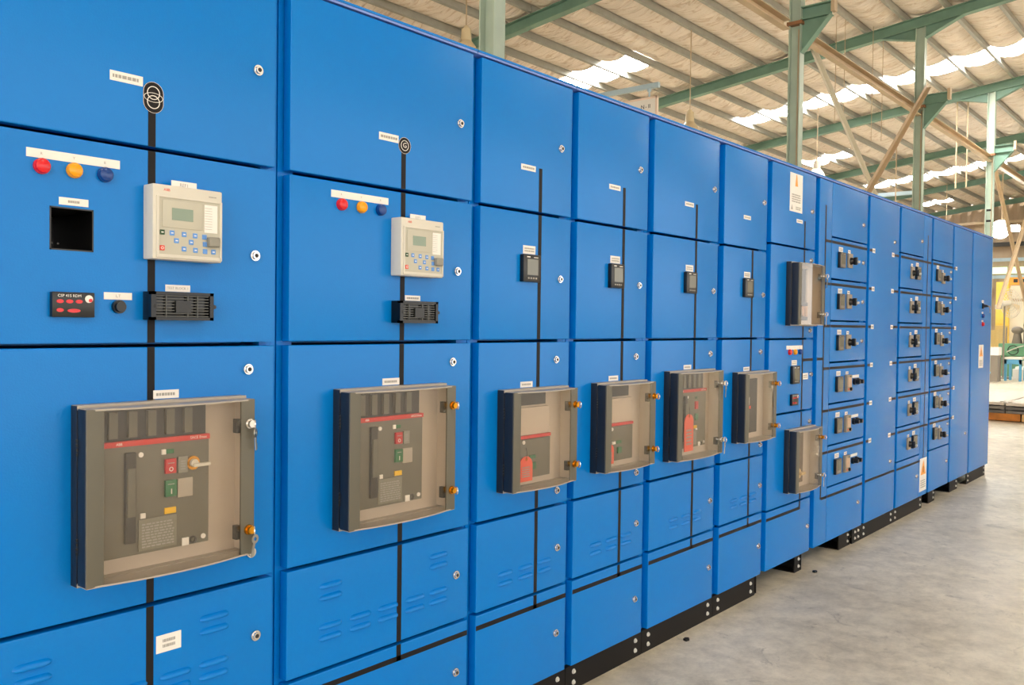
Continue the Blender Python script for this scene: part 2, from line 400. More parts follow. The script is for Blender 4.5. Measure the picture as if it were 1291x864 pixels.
def lens_mesh(m, r=.0165):
    b = MB(); b.cyl((0, 0, 0), (0, -1, 0), .007, r * 1.02, n=20); b.cyl((0, -.007, 0), (0, -1, 0), .006, r * .98, r * .88, n=20); b.cyl((0, -.013, 0), (0, -1, 0), .002, r * .88, r * .7, n=20)
    return b.mesh('indicator_lamp', m, smooth=35)
def lock_on(door, x, z, ox, oz):
    put('lock', shared('lock', lock_mesh), door, (x - ox, 0, z - oz))
def marks(W, H, rows=1, key=0):
    """tiny unreadable print: broken dark dashes"""
    def make():
        rnd = random.Random(key * 7 + rows); b = MB()
        for r in range(rows):
            z = H * (.5 - (r + .5) / rows); x = -W / 2
            while x < W / 2 - W * .05:
                l = W * rnd.uniform(.06, .16); x2 = min(W / 2, x + l); b.box(x, x2, -.0003, 0, z - H / rows * .28, z + H / rows * .28); x = x2 + W * .03
        return b.mesh('print', INK)
    return shared(('marks', W, H, rows, key), make)
def label_on(parent, x0, x1, z0, z1, ox, oz, m=WHITE, rows=1, key=0, txt=None, size=None, name='label', inkx=.78, y=0):
    cx, cz = (x0 + x1) / 2, (z0 + z1) / 2; W, H = x1 - x0, z1 - z0
    b = MB().box(-W / 2, W / 2, -.0015, 0, -H / 2, H / 2)
    me = b.mesh(name, m, INK)
    # print goes into the same mesh (flat print on the plate)
    if rows and not txt:
        b2 = bmesh.new(); b2.from_mesh(me); src = bmesh.new(); src.from_mesh(marks(round(W * inkx, 4), round(H * .6, 4), rows, key))
        vm = {v: b2.verts.new((v.co.x, v.co.y - .0015, v.co.z)) for v in src.verts}
        for f in src.faces:
            nf = b2.faces.new([vm[v] for v in f.verts]); nf.material_index = 1
        b2.to_mesh(me); b2.free(); src.free()
    if txt:
        t = text_mesh(txt, size, INK); b2 = bmesh.new(); b2.from_mesh(me); src = bmesh.new(); src.from_mesh(t)
        vm = {v: b2.verts.new((v.co.x, -.0016 - v.co.z, v.co.y)) for v in src.verts}
        for f in src.faces:
            nf = b2.faces.new([vm[v] for v in f.verts]); nf.material_index = 1
        b2.to_mesh(me); b2.free(); src.free()
    return put(name, me, parent, (cx - ox, y, cz - oz))
def tape_on(parent, x0, x1, z0, z1, ox, oz, name='mimic_tape'):
    cx, cz = (x0 + x1) / 2, (z0 + z1) / 2
    me = MB().box(x0 - cx, x1 - cx, -.0008, 0, z0 - cz, z1 - cz).mesh(name, BLACK)
    return put(name, me, parent, (cx - ox, 0, cz - oz))

# ------------------------------------------------------------------ cabinets
H_TOP, H_BOT, DEPTH = 2.30, .10, 1.0
def cabinet(x0, x1, seams, label, doors=None, group='blue switchgear cabinets in one row', depth=DEPTH):
    """carcass with posts and rails; x0..x1 outer bounds; seams = heights of the door gaps"""
    root = thing('switchgear_cabinet', (x0, 0, 0), label, 'cabinet', group)
    W = x1 - x0; g = .001; b = MB()
    b.box(g, .016, .034, depth, H_BOT, H_TOP - .004); b.box(W - .016, W - g, .034, depth, H_BOT, H_TOP - .004)
    b.box(.016, W - .016, depth - .015, depth, H_BOT, H_TOP - .004); b.box(.016, W - .016, .03, depth - .015, H_BOT, H_BOT + .015)
    b.box(.016, .05, .0345, .06, H_BOT, H_TOP - .004); b.box(W - .05, W - .016, .0345, .06, H_BOT, H_TOP - .004)
    for z in [H_BOT + .02, H_TOP - .03]:
        b.box(.05, W - .05, .0347, .06, z - .025, z + .025)
    for z in seams: b.box(.05, W - .05, .12, depth - .015, z - .002, z + .002)      # compartment shelves
    put('frame', b.mesh('frame', BLUE), root)
    box('roof_plate', BLUE, root, g, W - g, -.004, depth, H_TOP - .001, H_TOP + .006, .002)
    box('top_strip', LILAC, root, g, W - g, -.001, .034, H_TOP - .0075, H_TOP - .001)  # thin pale lilac strip along the front lip of the roof plate
    return root
def door(root, rx, x0, x1, z0, z1, hole=None, name='door', y=0):
    """x in world coordinates; origin of the door = its centre on the front face"""
    cx, cz = (x0 + x1) / 2, (z0 + z1) / 2; b = MB()
    if hole:
        a0, a1, c0, c1 = hole
        b.box(x0 - cx, a0 - cx, 0, .032, z0 - cz, z1 - cz); b.box(a1 - cx, x1 - cx, 0, .032, z0 - cz, z1 - cz)
        b.box(a0 - cx, a1 - cx, 0, .032, z0 - cz, c0 - cz); b.box(a0 - cx, a1 - cx, 0, .032, c1 - cz, z1 - cz)
        me = b.mesh(name, BLUE)
    else:
        b.box(x0 - cx, x1 - cx, 0, .032, z0 - cz, z1 - cz, .0028, 3); me = b.mesh(name, BLUE, smooth=50)
    o = put(name, me, root, (cx - rx, y, cz)); o['cx'] = cx; o['cz'] = cz
    return o
def plinth(root, rx, x0, x1, bolts=True, ends=True):
    p = box('plinth', PLINTH, root, x0 - rx, x1 - rx, .012, .95, 0, H_BOT - .001, .003) if False else None
    b = MB(); b.box(x0 - rx, x1 - rx, .012, .018, 0, H_BOT - .001); b.box(x0 - rx, x1 - rx, .018, .07, H_BOT - .009, H_BOT - .001); b.box(x0 - rx, x1 - rx, .018, .07, 0, .006)
    p = put('plinth', b.mesh('plinth', PLINTH), root)
    if bolts:
        for x in (x0 + .05, x1 - .05):
            for z in (.03, .072): put('bolt', shared('bolt', bolt_mesh), p, (x - rx, .012, z))
    return p
def foot(root, rx, x0, x1):
    """transverse base channel seen end-on below the cabinet"""
    b = MB(); b.box(x0 - rx, x1 - rx, .02, .95, 0, .006); b.box(x0 - rx, x1 - rx, .02, .95, H_BOT - .009, H_BOT - .001); b.box(x1 - rx - .008, x1 - rx, .02, .95, .006, H_BOT - .009)
    b.box(x0 - rx, x1 - rx - .03, .02, .028, .006, H_BOT - .009)
    p = put('base_channel', b.mesh('base_channel', PLINTH), root)
    for z in (.03, .072): put('bolt', shared('bolt', bolt_mesh), p, (x1 - rx - .045, .02, z))

# ------------------------------------------------------------------ door devices
def lamps3(door_, X, Z, ox, oz, step, lab=(-.03, .17, .017, .034), r=.0165, letters_=True):
    label_on(door_, X + lab[0], X + lab[1], Z + lab[2], Z + lab[3], ox, oz, rows=0, name='lamp_label')
    for i, (m, ch) in enumerate(((RED, 'R'), (AMBER, 'Y'), (NAVY, 'B'))):
        put('indicator_lamp', shared(('lens', i, r), lambda: lens_mesh(m, r)), door_, (X + i * step - ox, 0, Z - oz))
        if letters_: letters(ch, .008, INK, door_, (X + i * step - ox, -.0018, Z + (lab[2] + lab[3]) / 2 - oz))
def relay(root, rx, x, z, lab):
    """beige protection relay, 0.178 wide x 0.172 high, front lower-left corner at x,z"""
    W, H, D = .176, .172, .045
    b = MB(); b.box(0, W, -D, 0, 0, H, .004)
    body = put('protection_relay', b.mesh('protection_relay', BEIGE, smooth=40), root, (x - rx, 0, z))
    b = MB()   # raised rim round the face and the recessed handle slot on the flank
    for a in ((.012, W - .004, .004, .012), (.012, W - .004, H - .030, H - .026), (.008, .014, .004, H - .026), (W - .008, W - .002, .004, H - .026)):
        b.box(a[0], a[1], -D - .004, -D + .001, a[2], a[3], .001)
    put('rim', b.mesh('rim', BEIGE), body)
    box('face_panel', PANELGREY, body, .014, W - .008, -D - .0012, -D, .012, H - .03)
    box('display_bezel', PANELGREY, body, .022, .122, -D - .003, -D - .001, .074, .136, .001)
    box('display', LCD, body, .045, .098, -D - .0036, -D - .0025, .092, .120)
    wl = box('programming_label', WHITE, body, .128, .162, -D - .0022, -D - .001, .07, .136)
    b = MB()
    for k in range(9): b.box(.129, .148, -D - .0026, -D - .002, .078 + k * .0062, .0787 + k * .0062)
    put('print', b.mesh('print', INK), body)
    letters('ABB', .009, KEYRED, body, (.034, -D - .0004, H - .012)); put('print', marks(.02, .004, 1, 3), body, (.15, -D - .0004, H - .016))
    def key(u, v, m, s=.0058):
        k = put('key', shared(('rkey', m.name), lambda: MB().box(-s, s, -.002, 0, -s, s, .001).mesh('key', m)), body, (u, -D - .001, v))
    key(.022, .062, KEYGREEN); key(.022, .026, KEYRED)
    for u, v in ((.046, .062), (.076, .061), (.104, .060), (.128, .059), (.057, .045), (.094, .044), (.130, .042), (.076, .027), (.105, .026), (.130, .025), (.152, .025)): key(u, v, KEYBLUE)
    for u, v in ((.022, .062), (.046, .062), (.076, .061), (.104, .060), (.057, .045), (.094, .044), (.076, .027), (.105, .026), (.152, .025)):
        put('print', shared('kp', lambda: MB().box(-.0028, .0028, -.0003, 0, -.0012, .0012).mesh('print', WHITE)), body, (u, -D - .003, v))
    put('print', shared('kr', lambda: MB().ring(0, 0, .0022, .0034, -.0004, 0, 12).mesh('print', WHITE)), body, (.022, -D - .003, .026))
    b = MB().box(-.014, .014, -.016, 0, -.012, .012, .004, 3); put('port_cover', b.mesh('port_cover', KNOB, smooth=40), body, (.148, -D - .001, .048))
    label_on(body, .058, .122, H - .002, H + .016, 0, 0, txt=lab, size=.011, name='name_label', y=-.02)
    return body
def test_block(root, rx, x, z, lab=None):
    W, H, D = .158, .066, .038
    body = box('test_block', GLOSSBLK, root, x - rx, x - rx + W, -D + .008, 0, z, z + H, .002, org=(x - rx, 0, z))
    b = MB()
    for k in range(8): b.box(.012, W - .012, -D + .001, -D + .008, .008 + k * .0068, .0105 + k * .0068)
    for u in (.036, .090, .115): b.box(u, u + .003, -D, -D + .008, .006, H - .006)
    put('grille', b.mesh('grille', mat('grille_grey', (56, 56, 50), .25) if 'grille_grey' not in MATS else MATS['grille_grey']), body)
    box('plug_cover', DARK, body, .060, .098, -D - .003, -D + .006, .018, .046)
    b = MB()
    for a in ((0, W, 0, .007), (0, W, H - .007, H), (0, .012, 0, H), (W - .010, W, 0, H)): b.box(a[0], a[1], -D - .002, -D + .01, a[2], a[3])
    put('cover_frame', b.mesh('cover_frame', GLOSSBLK), body)
    for u in (.010, W + .002): put('screw', shared('tbs', lambda: MB().cyl((0, 0, 0), (0, -1, 0), .008, .006, .005, 12).mesh('screw', DARK, smooth=40)), body, (u, -D + .006, H * .5))
    label_on(body, .055, .118, H + .002, H + .018, 0, 0, txt=lab, size=.0085, name='name_label', rows=1, key=5)
    return body
MODSHEEN = mat('module_meter_sheen', (104, 97, 87), .4)
def meter(root, rx, x, z, s=.096, lab=True, D=.018, m=DARK, module=False):
    body = box('power_meter', m, root, x - rx, x - rx + s, -D, 0, z, z + s, .003, org=(x - rx, 0, z))
    k = s / .096
    box('screen', METERSCR, body, .020 * k, .080 * k, -D - .001, -D, .024 * k, .080 * k)
    for i in range(4): put('button', shared(('mb', k), lambda: MB().box(-.004 * k, .004 * k, -.0016, 0, -.003 * k, .003 * k).mesh('button', INK)), body, ((.027 + i * .014) * k, -D, .013 * k))
    put('print', shared(('mp', k), lambda: MB().box(.018 * k, .036 * k, -.0004, 0, -.002, .002).mesh('print', WHITE)), body, (0, -D, .087 * k)); put('print', shared(('mp2', k), lambda: MB().box(.056 * k, .080 * k, -.0004, 0, -.002, .0005).mesh('print', WHITE)), body, (0, -D, .087 * k))
    if module: box('sheen_plate', MODSHEEN, body, .003, s - .003, -D - .0004, -D, .003, s - .003)  # thin plate, grazing reflection on the black meter put into its colour
    if lab: label_on(body, .016 * k, .084 * k, s + .003, s + .032, 0, 0, rows=2, key=2, name='name_label')
    return body
def alarm_unit(root, rx, x, z, W=.090, H=.054):
    D = .014
    body = box('trip_relay', DARK, root, x - rx, x - rx + W, -D, 0, z, z + H, .002, org=(x - rx, 0, z))
    letters('CSP 415 RDM', .0085, WHITE, body, (.036, -D - .0004, H - .008))
    def oval(L): return shared(('ov', L), lambda: MB().prism([(L * math.cos(a) , .0042 * math.sin(a)) for a in [k * math.pi / 8 for k in range(16)]], XZ, -.0012, 0).mesh('alarm_window', RED))
    for u in (.016, .036, .056): put('alarm_window', oval(.0075), body, (u, -D, H - .020))
    put('alarm_window', oval(.0075), body, (.016, -D, .015)); put('alarm_window', oval(.014), body, (.045, -D, .014))
    put('dial', shared('dial', lambda: MB().cyl((0, 0, 0), (0, -1, 0), .0015, .0085, n=16).mesh('dial', WHITE)), body, (.077, -D, H - .014))
    put('dial_mark', shared('dialm', lambda: MB().cyl((0, 0, 0), (0, -1, 0), .001, .004, n=10).mesh('dial_mark', RED)), body, (.080, -D - .0015, H - .017))
    return body
def push_button(root, rx, x, z, m=DARK, r=.0150, lab=None, labw=.064, key=1):
    body = put('push_button', shared(('pb', m.name, r), lambda: MB().cyl((0, 0, 0), (0, -1, 0), .010, r, n=20).cyl((0, -.010, 0), (0, -1, 0), .008, r * .82, r * .76, 20).mesh('push_button', m, smooth=35)), root, (x - rx, 0, z))
    label_on(body, -labw / 2, labw / 2, r + .001, r + .017, 0, 0, txt=lab, size=.009, rows=1, key=key, name='name_label')
    return body
def oval_plate(door_, x, z, kind):
    if kind == 'transformer':
        pts = [(.0245 * math.cos(a), .0115 + .0245 * math.sin(a)) for a in [math.pi * k / 14 for k in range(15)]] + [(.0245 * math.cos(a), -.0115 + .0245 * math.sin(a)) for a in [math.pi + math.pi * k / 14 for k in range(15)]]
    else: pts = [(.0245 * math.cos(a), .0245 * math.sin(a)) for a in [2 * math.pi * k / 28 for k in range(28)]]
    p = put('mimic_symbol', MB().prism(pts, XZ, -.0015, 0).mesh('mimic_symbol', BLACK), door_, (x, 0, z))
    b = MB()
    big = [(u * .985, v * .985) for u, v in pts]; n = len(pts)
    for i in range(n):
        a, c = big[i], big[(i + 1) % n]; b.tube([(a[0], -.0015, a[1]), (c[0], -.0015, c[1])], .0005, 4)
    if kind == 'transformer':
        b.ring(0, .0105, .0138, .0156, -.0021, -.0015); b.ring(0, -.0105, .0138, .0156, -.0021, -.0015)
        m = 28
        for i in range(m):
            a, c = [(.0225 * math.cos(2 * math.pi * k / m), -.0018, .0105 * math.sin(2 * math.pi * k / m)) for k in (i, i + 1)]; b.tube([a, c], .0007, 4)
    else: b.ring(0, 0, .0140, .0158, -.0021, -.0015)
    me = b.mesh('symbol_print', WHITE)
    if kind != 'transformer':
        b2 = bmesh.new(); b2.from_mesh(me); src = bmesh.new(); src.from_mesh(text_mesh('G', .022, WHITE))
        vm = {v: b2.verts.new((v.co.x, -.0019 - v.co.z, v.co.y)) for v in src.verts}
        for f in src.faces: b2.faces.new([vm[v] for v in f.verts])
        b2.to_mesh(me); b2.free(); src.free()
    o = put('symbol_print', me, door_, (x, 0, z))

# ---- clear breaker cover ------------------------------------------------
def key_meshes():
    bow = MB(); bow.ring(0, 0, .005, .0115, -.0013, .0013, 16); bow.box(-.003, .003, -.0013, .0013, -.044, -.010); bow.box(.003, .006, -.0013, .0013, -.042, -.028)
    return bow.mesh('key', DULLMET)
def cover(root, rx, x, z, W, H, blab=True, keys=('ring', 'ring'), labx=(.18, .245), lidm=LINER):
    """hinged window box; lower-left back corner at x,z on the door face"""
    SW = .038; F = -.070; B = .018
    b = MB()
    for a in ((0, W + .004, H - .004, H + .006), (0, W + .004, -.006, .004), (W - .006, W + .004, 0, H)): b.box(a[0], a[1], -.030, 0, a[2], a[3], .001)
    body = put('breaker_cover', b.mesh('breaker_cover', COVTOP), root, (x - rx, 0, z))
    # dark hinge flank
    s = box('hinge_flank', COVSIDE, body, -.001, .010, -.029, 0, -.005, H + .005, .001)
    box('lid_flank', COVSIDE, body, 0, .006, F + .002, -.032, .001, H - .001, .001)
    for zz in (H * .22, H * .78):
        hb = MB()
        for k in range(4): hb.cyl((-.001, -.031, zz - .018 + k * .010), (0, 0, 1), .006, .0032, n=8)
        put('hinge', hb.mesh('hinge', DARK), body)
    box('liner', lidm, body, .010, W - .006, -.005, -.001, .004, H - .004)
    box('liner_side', lidm, body, W - .012, W - .007, F + .004, -.005, .006, H - .006)
    # lid: front strips
    box('lid_strip', COVGREY, body, .0, SW, F - .004, F + .002, .0, H, .0015)
    box('lid_strip', COVGREY, body, W - SW, W, F - .004, F + .002, .0, H, .0015)
    N = 14
    def yb(t): return F - .004 - B * (1 - (2 * t - 1) ** 2)
    us = [SW - .002 + (W - 2 * SW + .004) * k / N for k in range(N + 1)]
    # clear bowed window
    wb = MB(); O = [[wb.bm.verts.new((u, yb(k / N) + dy, zz)) for zz in (.003, H - .003)] for dy in (0, .003) for k, u in enumerate(us)]
    n1 = N + 1
    for k in range(N):
        wb.bm.faces.new((O[k][0], O[k + 1][0], O[k + 1][1], O[k][1])); wb.bm.faces.new((O[n1 + k][0], O[n1 + k][1], O[n1 + k + 1][1], O[n1 + k + 1][0]))
        for j in (0, 1): wb.bm.faces.new((O[k][j], O[n1 + k][j], O[n1 + k + 1][j], O[k + 1][j]))
    put('window', wb.mesh('window', CLEAR, smooth=30), body)
    # top and bottom trays of the lid, following the bow
    pts = [(0.001, -.031)] + [(.001, F - .003)] + [(u, yb(k / N) - .001) for k, u in enumerate(us)] + [(W - .001, F - .003), (W - .001, -.031)]
    for z0, z1 in ((-.001, .003), (H - .004, H)):
        put('lid_tray', MB().prism(pts, XY, z0, z1).mesh('lid_tray', COVTOP), body)
    for i, (zz, kind) in enumerate(zip((H - .060, .062), keys)):
        lx = W - SW * .42
        m = CHROME if kind == 'silver' else BRASS
        lk = put('lid_lock', shared(('ll', m.name), lambda: MB().cyl((0, 0, 0), (0, -1, 0), .005, .013, .012, 18).cyl((0, -.005, 0), (0, -1, 0), .010, .0095, .009, 18).mesh('lid_lock', CHROME if m is CHROME else BRASS, smooth=40)), body, (lx, F - .004, zz))
        r = MB(); r.ring(0, 0, .0105, .0130, -.0014, .0014, 18); put('key_bow', r.mesh('key_bow', CHROME), body, (lx + .004, F - .022, zz), (0, 0, math.radians(62)))
        if kind in ('silver', 'hang', 'ring'):
            put('key', shared('key', key_meshes), body, (lx + .008, F - .020, zz - .022), (0, math.radians((-8, 14)[i]), math.radians((40, 15)[i])))
        box('inner_latch', DARK, body, lx - .030, lx - .018, F + .003, F + .020, zz - .022, zz + .012)
    if blab: label_on(body, labx[0], labx[1], H + .008, H + .028, 0, 0, rows=1, key=4, name='name_label')
    return body
def breaker_large(root, rx, x, z, H=.385, handle=False, tagged=False):
    """draw-out breaker face behind the cover; x,z = lower-left of its cover"""
    P, R, SH = -.042, .270, .036
    body = box('circuit_breaker', BRKGREY, root, x - rx + .014, x - rx + R + SH, P, -.0055, z + .045, z + .298, .002, org=(x - rx + SH, 0, z))
    box('arc_chute_panel', BRKDARK, body, .014 - SH, R, P + .016, -.0055, .305, H - .010)
    b = MB()
    for u in (.03, .075, .12, .165, .21): b.box(u, u + .02, P + .006, P + .016, .312, H - .014)
    put('rib', b.mesh('rib', BRKGREY), body)
    st = box('brand_stripe', STRIPE, body, .014 - SH, R, P - .004, P + .010, .294, .306)
    letters('SACE Emax', .009, WHITE, body, (R - .030, P - .0045, .300)); letters('ABB', .008, WHITE, body, (.048, P - .0045, .300))
    box('charging_lever', BRKDARK, body, .060, .085, P - .010, P, .075, .280, .003)
    box('lever_grip', COVGREY, body, .063, .082, P - .014, P - .009, .135, .245, .002)
    put('status_lamp', MB().cyl((0, 0, 0), (0, -1, 0), .003, .006, n=14).mesh('status_lamp', WHITE), body, (.099, P, .272))
    def plate(nm, m, u0, u1, v0, v1, d=.004): return box(nm, m, body, u0, u1, P - d, P, v0, v1, .0008)
    if not tagged:
        plate('position_flag', BTNGREEN, .152, .178, .268, .278); plate('position_flag', WHITE, .148, .158, .267, .279, .005)
        plate('open_button', BTNRED, .156, .182, .222, .256, .008); plate('close_button', BTNGREEN, .156, .184, .168, .206, .008)
        put('print', MB().ring(0, 0, .0035, .0052, -.0006, 0, 14).mesh('print', WHITE), body, (.169, P - .008, .232))
        put('print', MB().box(-.0012, .0012, -.0006, 0, -.006, .006).mesh('print', WHITE), body, (.170, P - .008, .180))
        for v in (.246, .197): put('print', marks(.016, .004, 1, 9), body, (.169, P - .008, v))
        plate('lock_plate', KNOB, .188, .212, .220, .258, .006); plate('counter_plate', COVTOP, .188, .226, .162, .206)
        put('print', marks(.012, .024, 4, 12), body, (.200, P - .006, .238))
    else:
        plate('open_button', BTNRED, .165, .190, .215, .250, .006); plate('close_button', BTNGREEN, .165, .190, .165, .195, .006); plate('position_flag', KEYGREEN, .168, .182, .262, .272)
        plate('seal', WHITE, .175, .188, .120, .128)
    plate('warning_sticker', YELLOW, .156, .184, .128, .142)
    np_ = plate('rating_plate', COVTOP if False else mat('rating_plate_grey', (124, 121, 108), .5) if 'rating_plate_grey' not in MATS else MATS['rating_plate_grey'], .094, .186, .042 + .010, .124, .003)
    put('print', shared('rp', lambda: marks(.078, .058, 9, 21)), body, (.140, P - .0034, .086))
    plate('white_square', WHITE, .098, .110, .126, .138)
    plate('white_square', WHITE, .200, .217, .046, .064)
    put('gauge', MB().ring(0, 0, .005, .009, -.003, 0, 16).mesh('gauge', BRKDARK), body, (.228, P, .056)); put('status_lamp', MB().cyl((0, 0, 0), (0, -1, 0), .003, .006, n=14).mesh('status_lamp', WHITE), body, (.255, P, .060))
    if handle:
        put('handle_ring', MB().ring(0, 0, .010, .0165, -.006, 0, 20).mesh('handle_ring', BRASS), body, (.226, P, .240))
        hb = MB().cyl((0, 0, 0), (0, -1, 0), .014, .0095, n=16).box(-.006, .038, -.020, -.010, -.0085, -.0005, .002)
        put('key_switch', hb.mesh('key_switch', BEIGE, smooth=40), body, (.226, P, .240))
    return body
def breaker_small(root, rx, x, z, H=.340):
    P, R = -.028, .260
    body = box('circuit_breaker', BRKGREY, root, x - rx + .014, x - rx + R, P, -.0055, z + .030, z + .168, .002, org=(x - rx, 0, z))
    box('upper_panel', LINER, body, .014, R, P + .006, -.0055, .182, .278)
    box('arc_chute_panel', BRKDARK, body, .014, R - .01, P + .016, -.0055, .285, .330)
    box('brand_stripe', STRIPE, body, .014, R, P - .003, P + .006, .170, .181)
    f = MB(); n = 7; vs = [[f.bm.verts.new((.05 + .2 * i / n, P - .004 - .004 * math.sin(i * 2.3 + j), .184 + .09 * j / n + .006 * math.sin(i * 1.7))) for j in range(n + 1)] for i in range(n + 1)]
    for i in range(n):
        for j in range(n): f.bm.faces.new((vs[i][j], vs[i + 1][j], vs[i + 1][j + 1], vs[i][j + 1]))
    put('clear_film', f.mesh('clear_film', FILM, smooth=80), body)
    box('charging_lever', BRKDARK, body, .070, .082, P - .008, P, .070, .150, .002)
    put('status_lamp', MB().cyl((0, 0, 0), (0, -1, 0), .003, .007, n=14).mesh('status_lamp', WHITE), body, (.108, P, .158))
    box('position_flag', BTNGREEN, body, .140, .172, P - .004, P, .098, .110); box('position_flag', WHITE, body, .108, .130, P - .004, P, .098, .108)
    box('close_button', BTNGREEN, body, .146, .172, P - .006, P, .060, .084)
    return body
def red_tag(x, y, z, L, W, label, curl=0):
    b = MB(); n = 10; pts = [(-W / 2, -L), (W / 2, -L)] + [(W / 2 * math.cos(a), -W * .45 + W * .45 * math.sin(a)) for a in [math.pi * k / n for k in range(n + 1)]]
    b.prism(pts, XZ, -.0015, .0015)
    t = tag(put('lockout_tag', b.mesh('lockout_tag', ORANGE), None, (x, y, z)), label, 'tag', 'orange-red tags inside the breaker covers')
    put('eyelet', MB().ring(0, -.010, .002, .005, -.003, -.0016, 14).mesh('eyelet', BRASS), t)
    put('print', marks(round(W * .6, 4), round(L * .45, 4), 5, 31), t, (0, -.0017, -L * .62))
    put('tie', MB().tube([(0, -.003, -.008), (.004, -.002, .012), (0, 0, .030)], .0012, 6).mesh('tie', DARK), t)

SE = [1.805, 1.350, .740, .435]
G = .0052
def strips(doors, xc, z0, z1, wd=.009):
    for d in doors:
        cx, cz = d['cx'], d['cz']; h = d.dimensions.z / 2 if False else d['h']
        a, b = max(z0, cz - h), min(z1, cz + h)
        if b > a: tape_on(d, xc - wd, xc + wd, a, b, cx, cz)
def feeder(x0, x1, dx0, dx1, label, tapex, top_tape=1.965, lockx=None, hole=None, seams=SE, name=True):
    r = cabinet(x0, x1, seams, label)
    zs = [2.287] + list(seams) + [.104]; ds = []
    for i in range(len(zs) - 1):
        z1, z0 = zs[i] - (0 if i == 0 else G), zs[i + 1] + (G if i < len(zs) - 2 else 0)
        d = door(r, x0, dx0, dx1, z0, z1, hole if i == 1 else None); d['h'] = (z1 - z0) / 2; ds.append(d)
    strips(ds, tapex, .380, top_tape)
    e = ds[-1]; tape_on(e, dx0 + .001, dx1 - .001, .380, .396, e['cx'], e['cz'], 'mimic_bus')
    return r, ds
def locks(ds, pts):
    for x, z in pts:
        for d in ds:
            if abs(z - d['cz']) <= d['h'] and abs(x - d['cx']) < 2: lock_on(d, x, z, d['cx'], d['cz'])
def louvers(d, xs, zs):
    for x in xs:
        for z in zs: put('louver', shared('louver', louver_mesh), d, (x - d['cx'], 0, z - d['cz']))

# --- incoming cabinet with utility symbol (nearest) and generator cabinet
for k, (off, lab) in enumerate(((-.79, 'nearest blue cabinet at left edge, triple-ring symbol and empty square cutout'), (0.0, 'wide blue cabinet with circled G symbol, second from the camera'))):
    x0 = off; tx = (.424 if k else .4245) + off
    hole = (-.591, -.500, 1.557, 1.648) if k == 0 else None
    r, ds = feeder(off + .001, off + (.746 if k else .789), off + .018, off + (.729 if k else .762), lab, tx, hole=hole, top_tape=1.905 if k == 0 else 1.935)
    rx = off + .001
    A, B_, C, D, E_ = ds
    sx = tx + .003
    oval_plate(A, sx - A['cx'], (1.924 if k == 0 else 1.941) - A['cz'], 'transformer' if k == 0 else 'generator')
    label_on(A, off + .326, off + .402, 1.944, 1.966, A['cx'], A['cz'], rows=1, key=40 + k, name='name_label', inkx=.85)
    lo = .0 if k == 0 else .003
    lamps3(B_, off + (.181 if k == 0 else .189), 1.730 + .008 * k, B_['cx'], B_['cz'], .067 if k == 0 else .072, lab=(-.030, .168, .017, .036) if k == 0 else (-.035, .175, .018, .038))
    relay(r, rx, off + (.404 if k == 0 else .376), 1.548, 'REF1')
    test_block(r, rx, off + (.404 if k == 0 else .380), 1.408, 'TEST BLOCK 1' if k == 0 else None)
    lx = off + (.705 if k == 0 else .665)
    for (x, z) in ((lx + .002, 2.050), (lx - .004, 1.576), (lx - .022, 1.285), (lx + .005, .592)) + (((lx - .010, .812),) if k == 0 else ((lx + .008, .272),)):
        for d in ds:
            if abs(z - d['cz']) < d['h']: lock_on(d, x, z, d['cx'], d['cz'])
    cx = off + (.244 if k == 0 else .168)
    cover(r, rx, cx, .830, .412 if k == 0 else .418, .385, keys=('silver', 'ring') if k == 0 else ('brass', 'brass'), labx=(.186, .250) if k == 0 else (.180, .247))
    breaker_large(r, rx, cx, .830, handle=(k == 0))
    for xx, zz in (((off + .164), (.672, .640, .558, .526)), (off + .273, (.558, .526)), (off + .379, (.558, .526)), (off + .490, (.558, .526)), (off + .592, (.672, .640, .558, .526))):
        louvers(D, [xx], zz)
    plinth(r, rx, off + .002, off + (.744 if k else .786))
    if k == 0:
        label_on(B_, -.573, -.511, 1.654, 1.670, B_['cx'], B_['cz'], rows=1, key=51, name='name_label', inkx=.4)
        alarm_unit(r, rx, -.592, 1.412); push_button(r, rx, -.444, 1.437, lab='L.T')
        label_on(D, -.350, -.287, .618, .660, D['cx'], D['cz'], rows=2, key=52, name='name_label', inkx=.5)
        q = MB()
        for a in ((-.592, -.589, 1.556, 1.649), (-.502, -.499, 1.556, 1.649), (-.592, -.499, 1.556, 1.559), (-.592, -.499, 1.646, 1.649)): q.box(a[0] - rx, a[1] - rx, -.0005, .20, a[2], a[3])
        put('cutout_liner', q.box(-.592 - rx, -.499 - rx, .20, .203, 1.556, 1.649).mesh('cutout_liner', DARK), r)
        put('terminal', MB().cyl((-.565 - rx, .06, 1.575), (0, -1, 0), .006, .0025, n=10).cyl((-.552 - rx, .06, 1.574), (0, -1, 0), .006, .0025, n=10).mesh('terminal', BRKDARK), r)

